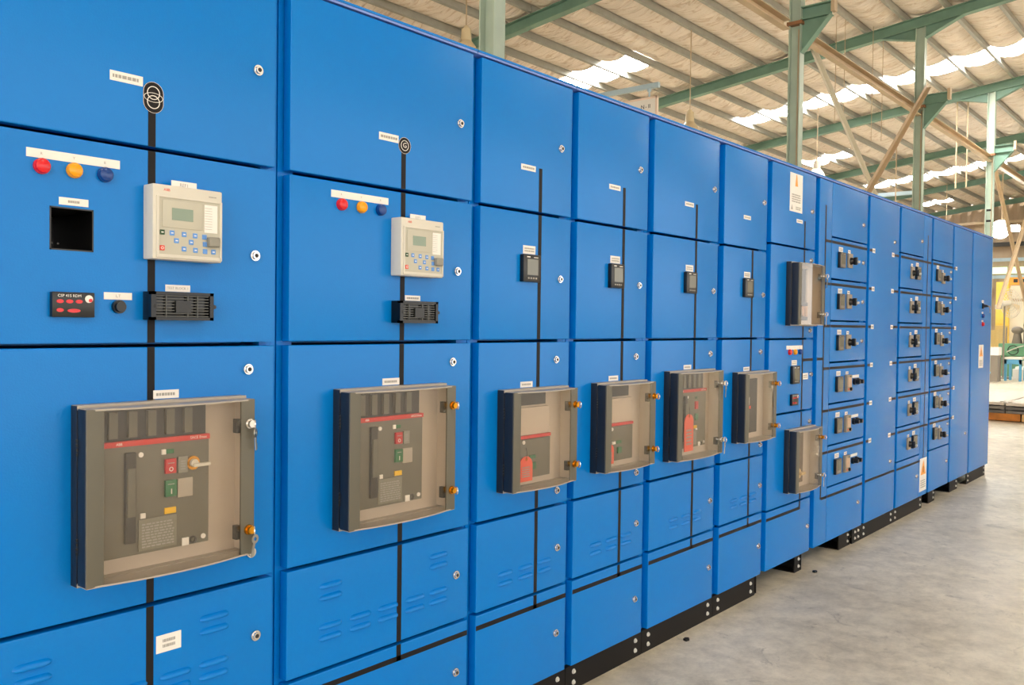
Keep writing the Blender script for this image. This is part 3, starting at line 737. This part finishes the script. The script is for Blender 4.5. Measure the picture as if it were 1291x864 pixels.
# --- four outgoing feeder cabinets
FEED = ((.748, 1.294, .771, 1.273, 1.087, .868, 1.208, 'S', 'blue feeder cabinet with one small breaker cover, next to generator cabinet'),
        (1.296, 1.840, 1.315, 1.816, 1.634, 1.420, 1.754, 'S', 'saturated blue feeder cabinet, fourth in the row from the camera'),
        (1.842, 2.485, 1.866, 2.455, 2.240, 1.972, 2.408, 'L', 'blue feeder cabinet with large cover and long red tag inside'),
        (2.487, 3.025, 2.516, 2.998, 2.833, 2.630, 2.958, 'E', 'blue feeder cabinet whose breaker cover is empty, last with louvres'))
for i, (x0, x1, d0, d1, tx, cx, lx, kind, lab) in enumerate(FEED):
    r, ds = feeder(x0, x1, d0, d1, lab, tx, top_tape=1.966 if i < 3 else 1.80)
    A, B_, C, D, E_ = ds
    nx = tx - .110
    label_on(A, nx, nx + .080, 1.949, 1.969, A['cx'], A['cz'], rows=1, key=60 + i, name='name_label')
    meter(r, x0, tx - .110, 1.558)
    locks(ds, [(lx - .004, 2.055), (lx, 1.576), (lx - .018, 1.280), (lx + .004, .580), (lx + .003, .260)])
    if i != 2: lock_on(C, lx - .003, .795, C['cx'], C['cz'])
    if kind == 'L':
        cover(r, x0, cx, .820, .418, .385, keys=('silver', 'silver'), labx=(.170, .238)); breaker_large(r, x0, cx, .820, tagged=True)
    else:
        cover(r, x0, cx, .838, .362, .340, keys=('brass', 'brass'), labx=(.120, .187))
        if kind == 'S': breaker_small(r, x0, cx, .838)
        else:
            rc = box('empty_recess', BRKDARK, r, cx - x0 + .02, cx - x0 + .265, -.010, -.0055, .870, 1.145, org=(cx - x0, 0, .838))
            box('terminal_strip', WHITE, rc, .150, .165, -.016, -.010, .175, .215); box('terminal_strip', ORANGE, rc, .140, .180, -.016, -.010, .155, .170); box('wire_block', COVGREY, rc, .06, .17, -.014, -.010, .06, .15)
    for k in range(3): louvers(D, [tx - .168 + k * .110 - (.0 if i < 3 else 0)], (.545, .512))
    plinth(r, x0, x0 + .001, x1 - .001 if i < 3 else x1 - .07)
    if i == 3:
        foot(r, x0, x1 - .09, x1 - .03)
red_tag(.868 + .105, -.042, .838 + .112, .088, .072, 'short orange-red tag in breaker cover nearest the generator cabinet')
red_tag(1.420 + .070, -.042, .838 + .105, .080, .062, 'small orange tag half hidden by frame of the second small cover')
red_tag(1.972 + .115, -.062, .820 + .200, .165, .078, 'long orange-red tag hanging in the large clear cover')

# --- metering / tie cabinet with two window boxes
x0, x1 = 3.027, 3.694
r, ds = feeder(x0, x1, 3.056, 3.660, 'blue cabinet with two stacked window boxes and a tall white notice', 3.505, top_tape=2.012, seams=[1.855, 1.345, .935, .423])
for o in list(ds[-1].children):
    if o.name.startswith('mimic'): bpy.data.objects.remove(o)
E_ = ds[-1]
tape_on(E_, 3.057, 3.514, .370, .386, E_['cx'], E_['cz'], 'mimic_bus'); tape_on(E_, 3.496, 3.514, .386, E_['cz'] + E_['h'], E_['cx'], E_['cz'])
A, B_, C, D, E_ = ds
n_ = label_on(A, 3.285, 3.458, 2.050, 2.262, A['cx'], A['cz'], rows=0, name='notice')
put('print', marks(.12, .05, 4, 71), A, (3.37 - A['cx'], -.0018, 2.125 - A['cz'])); put('print', marks(.07, .02, 2, 72), A, (3.40 - A['cx'], -.0018, 2.072 - A['cz']))
put('pictogram', MB().prism([(-.018, -.03), (.018, -.03), (.004, .035), (-.004, .035)], XZ, -.0006, 0).mesh('pictogram', WARN), A, (3.372 - A['cx'], -.0016, 2.222 - A['cz']))
put('pictogram', MB().prism([(-.012, -.012), (.012, -.012), (0, .016)], XZ, -.0006, 0).mesh('pictogram', INK), A, (3.312 - A['cx'], -.0016, 2.072 - A['cz']))
label_on(A, 3.384, 3.468, 1.994, 2.014, A['cx'], A['cz'], rows=1, key=73, name='name_label')
locks(ds, [(3.603, 2.076), (3.600, 1.795), (3.602, 1.392), (3.630, 1.139), (3.620, .866), (3.620, .255)])
cover(r, x0, 3.258, 1.424, .370, .340, keys=('silver', 'silver'), blab=False)
box('inner_box', BRKDARK, r, 3.275 - x0, 3.52 - x0, -.020, -.0055, 1.45, 1.74, .002)
put('handle_ring', MB().cyl((0, 0, 0), (0, -1, 0), .012, .030, n=20).box(-.008, .008, -.028, -.012, -.030, .030, .002).mesh('handle_ring', mat('tan_knob', (196, 150, 96), .45), smooth=40), r, (3.440 - x0, -.020, 1.500))
box('inner_rail', LINER, r, 3.482 - x0, 3.494 - x0, -.030, -.020, 1.55, 1.735)
lamps3(C, 3.318, 1.272, C['cx'], C['cz'], .072, lab=(-.040, .182, .014, .036), r=.0155)
meter(r, x0, 3.336, 1.094, s=.100); alarm_unit(r, x0, 3.340, .974, W=.088, H=.062)
label_on(C, 3.516, 3.590, 1.112, 1.148, C['cx'], C['cz'], rows=2, key=75, name='name_label')
tape_on(C, 3.514, 3.659, 1.216, 1.232, C['cx'], C['cz'], 'mimic_bus')
cover(r, x0, 3.272, .500, .370, .340, keys=('brass', 'silver'), blab=False)
box('inner_panel', mat('brown_grey_panel', (112, 98, 84), .6), r, 3.29 - x0, 3.52 - x0, -.009, -.0055, .53, .81)
put('rotary_handle', MB().cyl((0, 0, 0), (0, -1, 0), .012, .030, .027, 20).box(-.010, .050, -.030, -.012, -.008, .008, .003).mesh('rotary_handle', mat('ivory_handle', (214, 184, 130), .4), smooth=40), r, (3.272 + .172 - x0, -.009, .585))
foot(r, x0, 3.50, 3.60)

# --- modular cabinets ------------------------------------------------------
ROWS = [1.960, 1.706, 1.452, 1.198, .945, .690, .437]
TAPES = [1.930, 1.674, 1.420, 1.164, .908, .654]
def plain_door(r, rx, d0, d1, z0=.104, z1=2.287, name='door'):
    d = door(r, rx, d0, d1, z0, z1, None, name); d['h'] = (z1 - z0) / 2
    return d
def rotary(root, rx, x, z, lab=True):
    p = box('rotary_switch', DEVBEIGE, root, x - rx, x - rx + .078, -.012, 0, z, z + .090, .003, org=(x - rx, 0, z))
    put('collar', shared('rcol', lambda: MB().cyl((0, 0, 0), (0, -1, 0), .020, .024, .018, 18).mesh('collar', DARK, smooth=40)), p, (.039, -.012, .042))
    put('handle', shared('rhan', lambda: MB().box(-.008, .008, -.024, 0, -.024, .024, .004).mesh('handle', DARK, smooth=40)), p, (.039, -.030, .042))
    put('handle_tip', shared('rtip', lambda: MB().box(-.006, .006, -.014, 0, -.008, .008, .003).mesh('handle_tip', BEIGE)), p, (.039, -.054, .036))
    if lab: label_on(p, .018, .060, .092, .112, 0, 0, rows=1, key=81, name='name_label')
def small_relay(root, rx, x, z):
    p = box('motor_relay', DEVBEIGE, root, x - rx, x - rx + .082, -.020, 0, z, z + .105, .003, org=(x - rx, 0, z))
    box('panel', mat('relay_panel_tan', (196, 166, 140), .5) if 'relay_panel_tan' not in MATS else MATS['relay_panel_tan'], p, .012, .070, -.022, -.020, .030, .090)
    put('led', shared('sled', lambda: MB().cyl((0, 0, 0), (0, -1, 0), .003, .005, n=10).mesh('led', KEYGREEN)), p, (.055, -.020, .094))
    put('knob', shared('sknob', lambda: MB().cyl((0, 0, 0), (0, -1, 0), .012, .010, n=14).mesh('knob', DARK)), p, (.056, -.020, .016)); put('led', shared('sled2', lambda: MB().cyl((0, 0, 0), (0, -1, 0), .003, .006, n=10).mesh('led', ORANGE)), p, (.022, -.020, .016))
    label_on(p, .020, .066, .108, .126, 0, 0, rows=1, key=82, name='name_label')
def selector_pair(root, rx, x, z):
    p = box('selector_switches', WHITE, root, x - rx, x - rx + .120, -.002, 0, z + .024, z + .042, org=(x - rx, 0, z))
    for u in (.028, .092):
        put('selector', shared('sel', lambda: MB().cyl((0, 0, 0), (0, -1, 0), .016, .021, n=16).cyl((0, -.016, 0), (0, -1, 0), .026, .015, .013, 14).mesh('selector', DARK, smooth=40)), p, (u, 0, 0))
def tagplate(d, x, z):
    label_on(d, x, x + .052, z - .015, z + .015, d['cx'], d['cz'], rows=1, key=83, name='circuit_tag')
# c8
x0, x1 = 3.696, 4.582
r = cabinet(x0, x1, ROWS, 'blue modular cabinet of six drawers beside the two window boxes')
fl = plain_door(r, x0, 3.722, 3.922, name='cableway_door')
tape_on(fl, 3.812, 3.830, .380, 2.140, fl['cx'], fl['cz'])
tape_on(fl, 3.722, 3.812, 1.216, 1.232, fl['cx'], fl['cz'], 'mimic_bus')
zs = [2.287] + ROWS + [.104]
mods = []
for i in range(8):
    z1, z0 = zs[i] - (0 if i == 0 else G), zs[i + 1] + (G if i < 7 else 0)
    d = plain_door(r, x0, 3.928, 4.558, z0, z1, 'door' if i in (0, 7) else 'drawer_front'); mods.append(d)
for i, z in enumerate(TAPES):
    tape_on(fl, 3.832, 3.921, z - .008, z + .008, fl['cx'], fl['cz'], 'mimic_branch')
    d = mods[i + 1]; tape_on(d, 3.929, 4.557, z - .008, z + .008, d['cx'], d['cz'], 'mimic_branch')
    meter(r, x0, 4.026, z - .150, module=True)
    if i < 3: rotary(r, x0, 4.185, z - .142); lock_on(d, 4.478, z - .094, d['cx'], d['cz'])
    else: small_relay(r, x0, 4.185, z - .155); selector_pair(r, x0, 4.325, z - .098)
d = mods[7]; tape_on(d, 3.929, 4.557, .374, .390, d['cx'], d['cz'], 'mimic_bus'); tape_on(fl, 3.832, 3.921, .374, .390, fl['cx'], fl['cz'], 'mimic_bus')
lock_on(d, 4.470, .270, d['cx'], d['cz']); lock_on(mods[0], 4.474, 2.080, mods[0]['cx'], mods[0]['cz'])
foot(r, x0, 4.20, 4.40); plinth(r, x0, 4.42, 4.580)
# c9
x0, x1 = 4.584, 5.258
r = cabinet(x0, x1, [], 'tall plain blue cableway door between the two drawer cabinets')
d9 = plain_door(r, x0, 4.608, 5.236)
for z in TAPES:
    tape_on(d9, 4.609, 4.662, z - .008, z + .008, d9['cx'], d9['cz'], 'mimic_branch'); tagplate(d9, 4.662, z); tagplate(d9, 5.075, z); tape_on(d9, 5.127, 5.235, z - .008, z + .008, d9['cx'], d9['cz'], 'mimic_branch')
tape_on(d9, 4.609, 5.235, .378, .394, d9['cx'], d9['cz'], 'mimic_bus'); lock_on(d9, 5.125, .465, d9['cx'], d9['cz']); lock_on(d9, 5.125, 2.02, d9['cx'], d9['cz'])
plinth(r, x0, x0, x1)
# c10 and c11
def drawer_cab(x0, x1, d0, d1, label, left_handle, filler=None):
    r = cabinet(x0, x1, ROWS, label); ms = []
    for i in range(8):
        z1, z0 = zs[i] - (0 if i == 0 else G), zs[i + 1] + (G if i < 7 else 0)
        ms.append(plain_door(r, x0, d0, d1, z0, z1, 'door' if i in (0, 7) else 'drawer_front'))
    for i, z in enumerate(TAPES):
        d = ms[i + 1]; tape_on(d, d0 + .001, d1 - .001, z - .008, z + .008, d['cx'], d['cz'], 'mimic_branch')
        if left_handle: rotary(r, x0, 5.510, z - .148); meter(r, x0, 5.636, z - .148, module=True)
        else: meter(r, x0, d0 + .085, z - .135, module=True); rotary(r, x0, d0 + .250, z - .148); lock_on(d, d1 - .06, z - .04, d['cx'], d['cz'])
    return r, ms
r, ms = drawer_cab(5.260, 6.084, 5.284, 5.848, 'blue drawer cabinet with a warning sign at its lower right', True)
x0 = 5.260
fl = plain_door(r, x0, 5.854, 6.064, name='cableway_door')
tape_on(fl, 5.950, 5.966, .380, 2.140, fl['cx'], fl['cz'])
for z in TAPES: tape_on(fl, 5.855, 5.950, z - .008, z + .008, fl['cx'], fl['cz'], 'mimic_branch'); tape_on(fl, 5.966, 6.063, z - .008, z + .008, fl['cx'], fl['cz'], 'mimic_branch')
d = ms[7]; tape_on(d, 5.285, 5.847, .376, .392, d['cx'], d['cz'], 'mimic_bus'); tape_on(fl, 5.855, 5.950, .376, .392, fl['cx'], fl['cz'], 'mimic_bus')
lock_on(d, 5.780, .275, d['cx'], d['cz']); lock_on(ms[0], 5.790, 2.08, ms[0]['cx'], ms[0]['cz'])
def warning(d, x0, x1, z0, z1):
    label_on(d, x0, x1, z0, z1, d['cx'], d['cz'], rows=0, name='warning_sign'); W, H = x1 - x0, z1 - z0
    put('pictogram', MB().prism([(-W * .36, -H * .2), (W * .36, -H * .2), (0, H * .24)], XZ, -.0008, 0).mesh('pictogram', WARN), d, ((x0 + x1) / 2 - d['cx'], -.0016, z0 + H * .70 - d['cz']))
    put('pictogram', MB().prism([(-W * .04, -H * .1), (W * .04, -H * .1), (W * .02, H * .1), (-W * .03, H * .1)], XZ, -.0006, 0).mesh('pictogram', DINK), d, ((x0 + x1) / 2 - d['cx'], -.0026, z0 + H * .66 - d['cz']))
    put('print', marks(round(W * .7, 4), round(H * .26, 4), 4, 91), d, ((x0 + x1) / 2 - d['cx'], -.0018, z0 + H * .22 - d['cz']))
warning(fl, 5.868, 6.052, .140, .398)
plinth(r, x0, 5.260, 5.985)
r, ms = drawer_cab(6.086, 6.722, 6.112, 6.702, 'blue drawer cabinet beyond the lower warning sign, second from far end doors', False)
foot(r, 6.086, 6.20, 6.38)
lock_on(ms[7], 6.63, .30, ms[7]['cx'], ms[7]['cz'])
# c12, c13
x0, x1 = 6.724, 7.384
r = cabinet(x0, x1, [], 'plain tall blue door carrying white circuit tags, next to last')
d = plain_door(r, x0, 6.742, 7.366)
for z in TAPES: tape_on(d, 6.743, 6.798, z - .008, z + .008, d['cx'], d['cz'], 'mimic_branch'); tagplate(d, 6.798, z)
lock_on(d, 7.240, .48, d['cx'], d['cz']); foot(r, x0, 6.85, 7.10)
x0, x1 = 7.386, 8.170
r = cabinet(x0, x1, [], 'last blue cabinet at far end with control switches and warning sign')
d = plain_door(r, x0, 7.404, 8.160)
hb = put('control_switch', MB().cyl((0, 0, 0), (0, -1, 0), .012, .026, n=18).cyl((0, -.012, 0), (0, -1, 0), .030, .013, .011, 14).box(-.01, .075, -.050, -.038, -.010, .004, .003).mesh('control_switch', DARK, smooth=40), r, (7.800 - x0, 0, 1.632))
label_on(hb, -.035, .035, .030, .055, 0, 0, rows=1, key=95, name='name_label'); put('key', shared('key', key_meshes), hb, (.075, -.046, -.020))
push_button(r, x0, 7.800, 1.540, NAVY, .020, labw=.055, key=96); push_button(r, x0, 7.805, 1.462, RED, .020, labw=.055, key=97)
warning(d, 7.690, 7.870, 1.050, 1.268)
plinth(r, x0, 7.388, 8.10)
b = MB().box(.786, .800, .04, .10, 1.90, 2.08, .002); b.box(.786, .794, .0, .04, 1.965, 1.972); pl = put('end_plate', b.mesh('end_plate', mat('pale_pink_plastic', (226, 204, 222), .5)), r)

# ------------------------------------------------------------------ hanging lamps, sign, things on the far floor
def bell_lamp(x, y, z, label, lit=False, m=GALV, roof=True):
    t = thing('hanging_lamp', (x, y, z), label, 'lamp', 'bell lamps hung from the roof')
    top = raf_z(y) + .212 - z
    put('rod', MB().tube([(0, 0, .30), (0, 0, top)], .010, 8).mesh('rod', TAN), t)
    put('housing', MB().cyl((0, 0, .10), (0, 0, 1), .18, .085, .075, 18).cyl((0, 0, .28), (0, 0, 1), .05, .055, .03, 14).mesh('housing', m, smooth=40), t)
    prof = [(.07, .11), (.10, .08), (.16, .0), (.20, -.10), (.215, -.16)]
    q = MB(); n = 24; R = [[q.bm.verts.new((r * math.cos(2 * math.pi * k / n), r * math.sin(2 * math.pi * k / n), h)) for k in range(n)] for r, h in prof + [(r - .006, h) for r, h in prof[::-1]]]
    for a, c in zip(R, R[1:]):
        for k in range(n): q.bm.faces.new((a[k], a[(k + 1) % n], c[(k + 1) % n], c[k]))
    put('shade', q.mesh('shade', m, smooth=50), t)
    put('bulb', MB().ball((0, 0, -.03), .055, .055, .08).mesh('bulb', LIT if lit else WHITE, smooth=60), t)
    return t
LIT = mat('lit_lamp_glass', (255, 252, 246), .4, emit=40)
IVORY = mat('white_enamel', (236, 228, 214), .4)
bell_lamp(8.63, 7.5, 5.69, 'ivory hanging lamp above the cabinet with the G symbol, beside nearest column')
bell_lamp(13.10, 6.06, 5.05, 'cream hanging lamp on long rod left of the second column')
bell_lamp(19.23, 6.06, 5.07, 'white hanging lamp just above the cabinet with the tall notice', m=IVORY)
bell_lamp(33.55, 6.78, 4.45, 'hanging lamp far behind, only its rod showing over the row')
t = thing('hanging_floodlight', (28.0, 3.90, 4.40), 'dazzling round lit lamp above the far end of the row', 'lamp')
put('reflector', MB().cyl((.02, 0, 0), (1, 0, 0), .25, .28, .12, 24).mesh('reflector', IVORY, smooth=40), t)
put('lens', MB().ball((0, 0, 0), .08, .27, .27, 20).mesh('lens', LIT, smooth=60), t)
put('glow_box', MB().box(.1, .3, -.46, -.26, -.06, .12, .02).mesh('glow_box', LIT), t)  # box given the lens glow, widens the lamp's bright blob
put('rod', MB().tube([(.2, 0, .15), (.2, 0, raf_z(3.9) + .21 - 4.40)], .02, 8).mesh('rod', TAN), t)
for i, (x, y, z0, lab) in enumerate(((14.9, 4.06, 5.2, 'thin hanging wire left of the third column, nearest of four'), (15.05, 3.95, 5.2, 'thin hanging wire left of the third column, second of four'), (15.95, 3.74, 5.0, 'thin hanging wire close to third column, third of four'), (16.1, 3.60, 5.0, 'thin hanging wire close to third column, fourth of four'))):
    tag(put('hanging_wire', MB().tube([(0, 0, 0), (0, 0, roof_z(y) - z0 - .08)], .006, 6).mesh('hanging_wire', TAN), None, (x, y, z0)), lab, 'wire', 'thin wires under the roof')
for i, (x, y, lab) in enumerate(((22.0, 3.70, 'tan hanger rod beside the fourth column, left of the pair'), (22.0, 3.46, 'tan hanger rod beside the fourth column, right of the pair'), (25.2, 6.06, 'slender tan rod hanging behind the first brace crossing'))):
    tag(put('hanger_rod', MB().tube([(0, 0, 0), (0, 0, raf_z(y) + .212 - 4.85)], .018, 8).mesh('hanger_rod', TAN), None, (x, y, 4.85)), lab, 'rod', 'tan hanger rods under the roof')
t = thing('hanging_sign', (10.2, 7.0, 0), 'white lettered board on a pale blue arm peeking over the cabinets', 'sign')
put('post', MB().box(-.04, .04, -.04, .04, 0, 5.08).mesh('post', PALEBLUE), t)
put('arm', MB().box(-.03, .03, -2.02, .04, 5.0, 5.075, .004).mesh('arm', PALEBLUE), t)
t2 = put('board', MB().box(-.012, .012, -1.10, 0, -.30, 0).mesh('board', WHITE), t, (0, -.88, 4.86))
put('board_frame', MB().box(-.02, .016, -1.12, .02, -.015, .015).box(-.02, .016, -1.12, .02, -.315, -.285).box(-.02, .016, -1.125, -1.09, -.315, .015).mesh('board_frame', mat('sign_frame_cream', (236, 214, 196), .5)), t2)
put('hook', MB().tube([(0, -.97, .145), (0, -.97, .01)], .012, 6).cyl((0, -.97, .10), (0, 0, 1), .04, .03, n=10).mesh('hook', PALEBLUE), t2)
for ch, dy in (('N', -.865), ('-', -.925), ('I', -.970), ('I', -.992)): letters(ch, .085, DINK, t2, (-.0145, dy, -.125), (math.pi / 2, 0, -math.pi / 2))
for x, y, lab in ((2.12, -.05, 'small black chip on the concrete near the second plinth joint'), (3.60, -.06, 'small black chip on the concrete below the two window boxes')):
    tag(put('rubber_chip', MB().prism([(-.016, -.008), (.004, -.013), (.018, -.002), (.008, .011), (-.012, .009)], XY, 0, .009).mesh('rubber_chip', DARK), None, (x, y, 0)), lab, 'chip', 'black chips on the floor')
# pallet with stacked panels
WOOD = mat('orange_timber', (196, 122, 44), .6, vary=.25, vscale=6); WOODP = mat('pale_timber', (222, 180, 120), .6, vary=.15, vscale=6)
t = thing('timber_pallet', (13.85, .7, 0), 'orange timber pallet under the pile of grey panels', 'pallet')
for k in range(4): put('board', MB().box(0, .09, -1.2 + k * .62, -1.2 + k * .62 + .60, .012, .125, .004).mesh('board', WOOD if k > 1 else WOODP), t)
for k in range(4): put('bearer', MB().box(.1, 3.2, -1.2 + k * .75, -1.10 + k * .75, 0, .12).mesh('bearer', WOOD), t)
PAN = [mat('panel_grey_%d' % i, c, .4) for i, c in enumerate(((206, 198, 186), (120, 114, 106), (92, 88, 82)))]
names = ('bottom', 'middle', 'top')
for L_ in range(3):
    for c in range(4):
        y = -.55 + c * .50 + random.uniform(-.01, .01); x = 13.80 + random.uniform(-.03, .05)
        z = .127 + L_ * .062
        me = MB().box(0, 3.0 + random.uniform(0, .2), 0, .475, 0, .045, .004).box(.02, .2, .02, .06, .044, .0615).box(.02, .2, .40, .45, .044, .0615).mesh('metal_panel', PAN[1 + (L_ + c) % 2] if L_ < 2 else PAN[0])
        tag(put('metal_panel', me, None, (x, y, z)), '%s grey metal panel on the pallet, %s from the cabinet row' % (names[L_], ('fourth', 'third', 'second', 'first')[c]), 'panel', 'grey panels stacked on the pallet')
# work area
LBLUE = mat('bench_blue', (96, 168, 206), .5); MGREEN = mat('machine_green', (104, 158, 124), .5, vary=.1, vscale=4); MDARK = mat('machine_grey', (132, 124, 112), .45, vary=.1)
t = thing('work_bench', (26, 2.9, 0), 'light blue steel bench in front of the green machine', 'bench')
put('top', MB().box(0, .7, 0, .42, .60, .66, .005).mesh('top', BEIGE), t); put('apron', MB().box(.0, .03, 0, .42, .47, .60).mesh('apron', LBLUE), t)
for x_, y_ in ((0, 0), (0, .36), (.64, 0), (.64, .36)): put('leg', MB().box(x_, x_ + .06, y_, y_ + .06, 0, .60).mesh('leg', LBLUE), t)
t = tag(put('tilted_plate', MB().box(0, .03, 0, .30, 0, .66, .004).mesh('tilted_plate', MDARK), None, (25.7, 3.34, 0)), 'grey flat plate leaning beside the blue bench', 'plate')
t = thing('white_box', (25.2, 3.30, .72), 'white carton on a stand next to last cabinet edge', 'box')
put('carton', MB().box(0, .35, 0, .36, 0, .22, .006).mesh('carton', WHITE), t); put('stand', MB().box(.03, .32, .03, .33, -.72, 0).mesh('stand', MDARK), t)
for i, (x, y, z, w_, h_, lab) in enumerate(((27.0, 2.88, 0, .42, .30, 'white carton on the floor in front of the green machine'), (27.1, 2.95, .302, .30, .06, 'flat pale carton lying on the floor carton'))):
    o = tag(put('carton', MB().box(0, .4, 0, w_, 0, h_, .006).mesh('carton', WHITE), None, (x, y, z)), lab, 'carton')
    put('tape_strip', MB().box(-.002, 0, w_ * .45, w_ * .55, 0, h_).mesh('tape_strip', COVTOP), o)
t = thing('lathe', (28.62, 2.25, 0), 'green machine tool with grey motor heads at the far right', 'machine')
put('bed', MB().box(0, .8, 0, 1.75, .62, 1.0, .03).mesh('bed', MGREEN, smooth=40), t); put('pedestal', MB().box(.1, .7, .1, .6, 0, .62, .02).box(.1, .7, 1.2, 1.7, 0, .62, .02).mesh('pedestal', MGREEN), t)
put('tray', MB().box(-.1, .9, .1, 1.7, .50, .56, .01).mesh('tray', MGREEN), t)
put('motor_head', MB().cyl((.3, 1.30, 1.0), (0, 0, 1), .34, .15, .09, 16).ball((.3, 1.30, 1.40), .17, .17, .12).mesh('motor_head', MDARK, smooth=40), t)
put('spindle_head', MB().box(.15, .5, .86, 1.12, 1.0, 1.42, .03).ball((.3, 1.0, 1.55), .15, .15, .18).cyl((.3, 1.0, 1.68), (0, 0, 1), .12, .06).mesh('spindle_head', MDARK, smooth=40), t)
put('hand_wheel', MB().tube([(.0, 1.35 + .14 * math.cos(a), .80 + .14 * math.sin(a)) for a in [2 * math.pi * k / 18 for k in range(18)]], .014, 6, True).tube([(0, 1.21, .80), (0, 1.49, .80)], .01, 6).mesh('hand_wheel', DARK), t)
put('hose', MB().tube([(.1, .9, 1.0), (-.05, 1.2, .90), (0, 1.5, .76), (.1, 1.62, .60)], .018, 6).mesh('hose', BEIGE), t)
t = thing('blue_stool', (19.6, 2.42, 0), 'small blue stool with yellow cushion touching the last cabinet in view', 'stool')
put('seat', MB().box(0, .3, -.02, .32, .46, .50).mesh('seat', LBLUE), t); put('cushion', MB().box(.02, .28, 0, .30, .50, .56, .015).mesh('cushion', YELLOW, smooth=40), t)
for x_, y_ in ((0, 0), (0, .26), (.26, 0), (.26, .26)): put('leg', MB().box(x_, x_ + .04, y_, y_ + .04, 0, .46).mesh('leg', LBLUE), t)
# wall-mounted style fan on a post
t = thing('pedestal_fan', (27.2, 3.53, 0), 'grey caged fan on a post turned away, right of last cabinet', 'fan')
put('post', MB().tube([(0, .05, .0), (0, .05, 2.2)], .025, 8).mesh('post', MDARK), t); put('base', MB().cyl((0, .05, 0), (0, 0, 1), .04, .22, .20, 20).mesh('base', MDARK), t)
put('motor', MB().cyl((-.12, .12, 2.16), (.6, -.5, .1), .30, .09, .07, 14).box(-.20, -.02, .10, .26, 2.0, 2.14, .03).mesh('motor', BEIGE, smooth=40), t)
q = MB(); ax = Vector((.75, -.62, .1)).normalized(); u_ = ax.cross(Vector((0, 0, 1))).normalized(); v_ = ax.cross(u_); c0 = Vector((.12, -.08, 2.18))
for r_ in (.12, .20, .28, .36, .42): q.tube([c0 + (u_ * math.cos(a) + v_ * math.sin(a)) * r_ for a in [2 * math.pi * k / 24 for k in range(24)]], .009, 4, True)
for k in range(20):
    a = 2 * math.pi * k / 20; q.tube([c0 + (u_ * math.cos(a) + v_ * math.sin(a)) * .05, c0 + (u_ * math.cos(a) + v_ * math.sin(a)) * .42], .006, 4)
put('cage', q.mesh('cage', BEIGE), t)
for k in range(3):
    a = 2 * math.pi * k / 3 + .4; e1 = u_ * math.cos(a) + v_ * math.sin(a); e2 = ax.cross(e1); q = MB()
    A_ = [q.bm.verts.new(c0 + ax * (.02 * s) + p) for s in (0, .2) for p in (e1 * .04 + e2 * .03, e1 * .37 + e2 * .13 + ax * .03, e1 * .37 - e2 * .08 - ax * .02, e1 * .04 - e2 * .03)]
    q.bm.faces.new(A_[:4]); q.bm.faces.new(A_[4:][::-1])
    for i in range(4): q.bm.faces.new((A_[i], A_[(i + 1) % 4], A_[4 + (i + 1) % 4], A_[4 + i]))
    put('blade', q.mesh('blade', GALV), t)
# partitions at the far end
PART = mat('cream_partition', (232, 224, 206), .5); YDOOR = mat('yellow_panel', (240, 206, 90), .5, vary=.05)
t = thing('cream_partition', (33.2, 2.0, 0), 'cream panelled partition behind the machines at far right', 'partition')
for k in range(5): put('panel', MB().box(0, .05, k * .52, k * .52 + .51, 0, 2.40, .004).mesh('panel', PART), t)
put('header', MB().box(-.03, .06, 0, 2.6, 2.40, 2.50).mesh('header', TAN), t); put('upper_panel', MB().box(0, .05, 0, 2.6, 2.50, 2.95).mesh('upper_panel', PART), t)
t = thing('yellow_cupboard', (33.0, 4.58, 0), 'tall yellow cupboard behind the fan', 'cupboard')
put('carcass', MB().box(0, .4, 0, .40, 0, 3.08).mesh('carcass', YDOOR), t); put('door', MB().box(-.02, 0, .01, .39, 1.62, 3.06, .004).mesh('door', YDOOR), t); put('door', MB().box(-.02, 0, .01, .39, .05, 1.56, .004).mesh('door', mat('tan_curtain', (206, 176, 110), .7)), t)
t = thing('tan_drape', (32.6, 4.55, 0), 'tan sheet hung across posts below the yellow cupboard', 'drape')
q = MB(); n = 24; V = [[q.bm.verts.new((.05 * math.sin(i * .9) + dd, .9 * i / n, z)) for z in (.3, 1.50 - .10 * math.sin(math.pi * i / n))] for dd in (0, .02) for i in range(n + 1)]
for i in range(n):
    q.bm.faces.new((V[i][0], V[i + 1][0], V[i + 1][1], V[i][1])); q.bm.faces.new((V[n + 1 + i][0], V[n + 1 + i][1], V[n + 2 + i][1], V[n + 2 + i][0]))
    for j in (0, 1): q.bm.faces.new((V[i][j], V[i + 1][j], V[n + 2 + i][j], V[n + 1 + i][j]))
put('sheet', q.mesh('sheet', mat('tan_sheet', (204, 180, 120), .7), smooth=60), t)
for y_ in (0, .9): put('post', MB().tube([(0, y_, 0), (0, y_, 1.5)], .02, 6).mesh('post', MDARK), t)
t = thing('wall_sign', (33.0, 4.02, 2.97), 'yellow board with dark marks above the cream partition', 'sign')
put('board', MB().box(0, .03, -.1, .62, 0, .26).mesh('board', WARN), t); [put('print', MB().box(-.003, 0, a, a + .13, .08, .20).mesh('print', DINK), t) for a in (.08, .30)]
for o in bpy.data.objects:
    for k in ('cx', 'cz', 'h'):
        if k in o: del o[k]
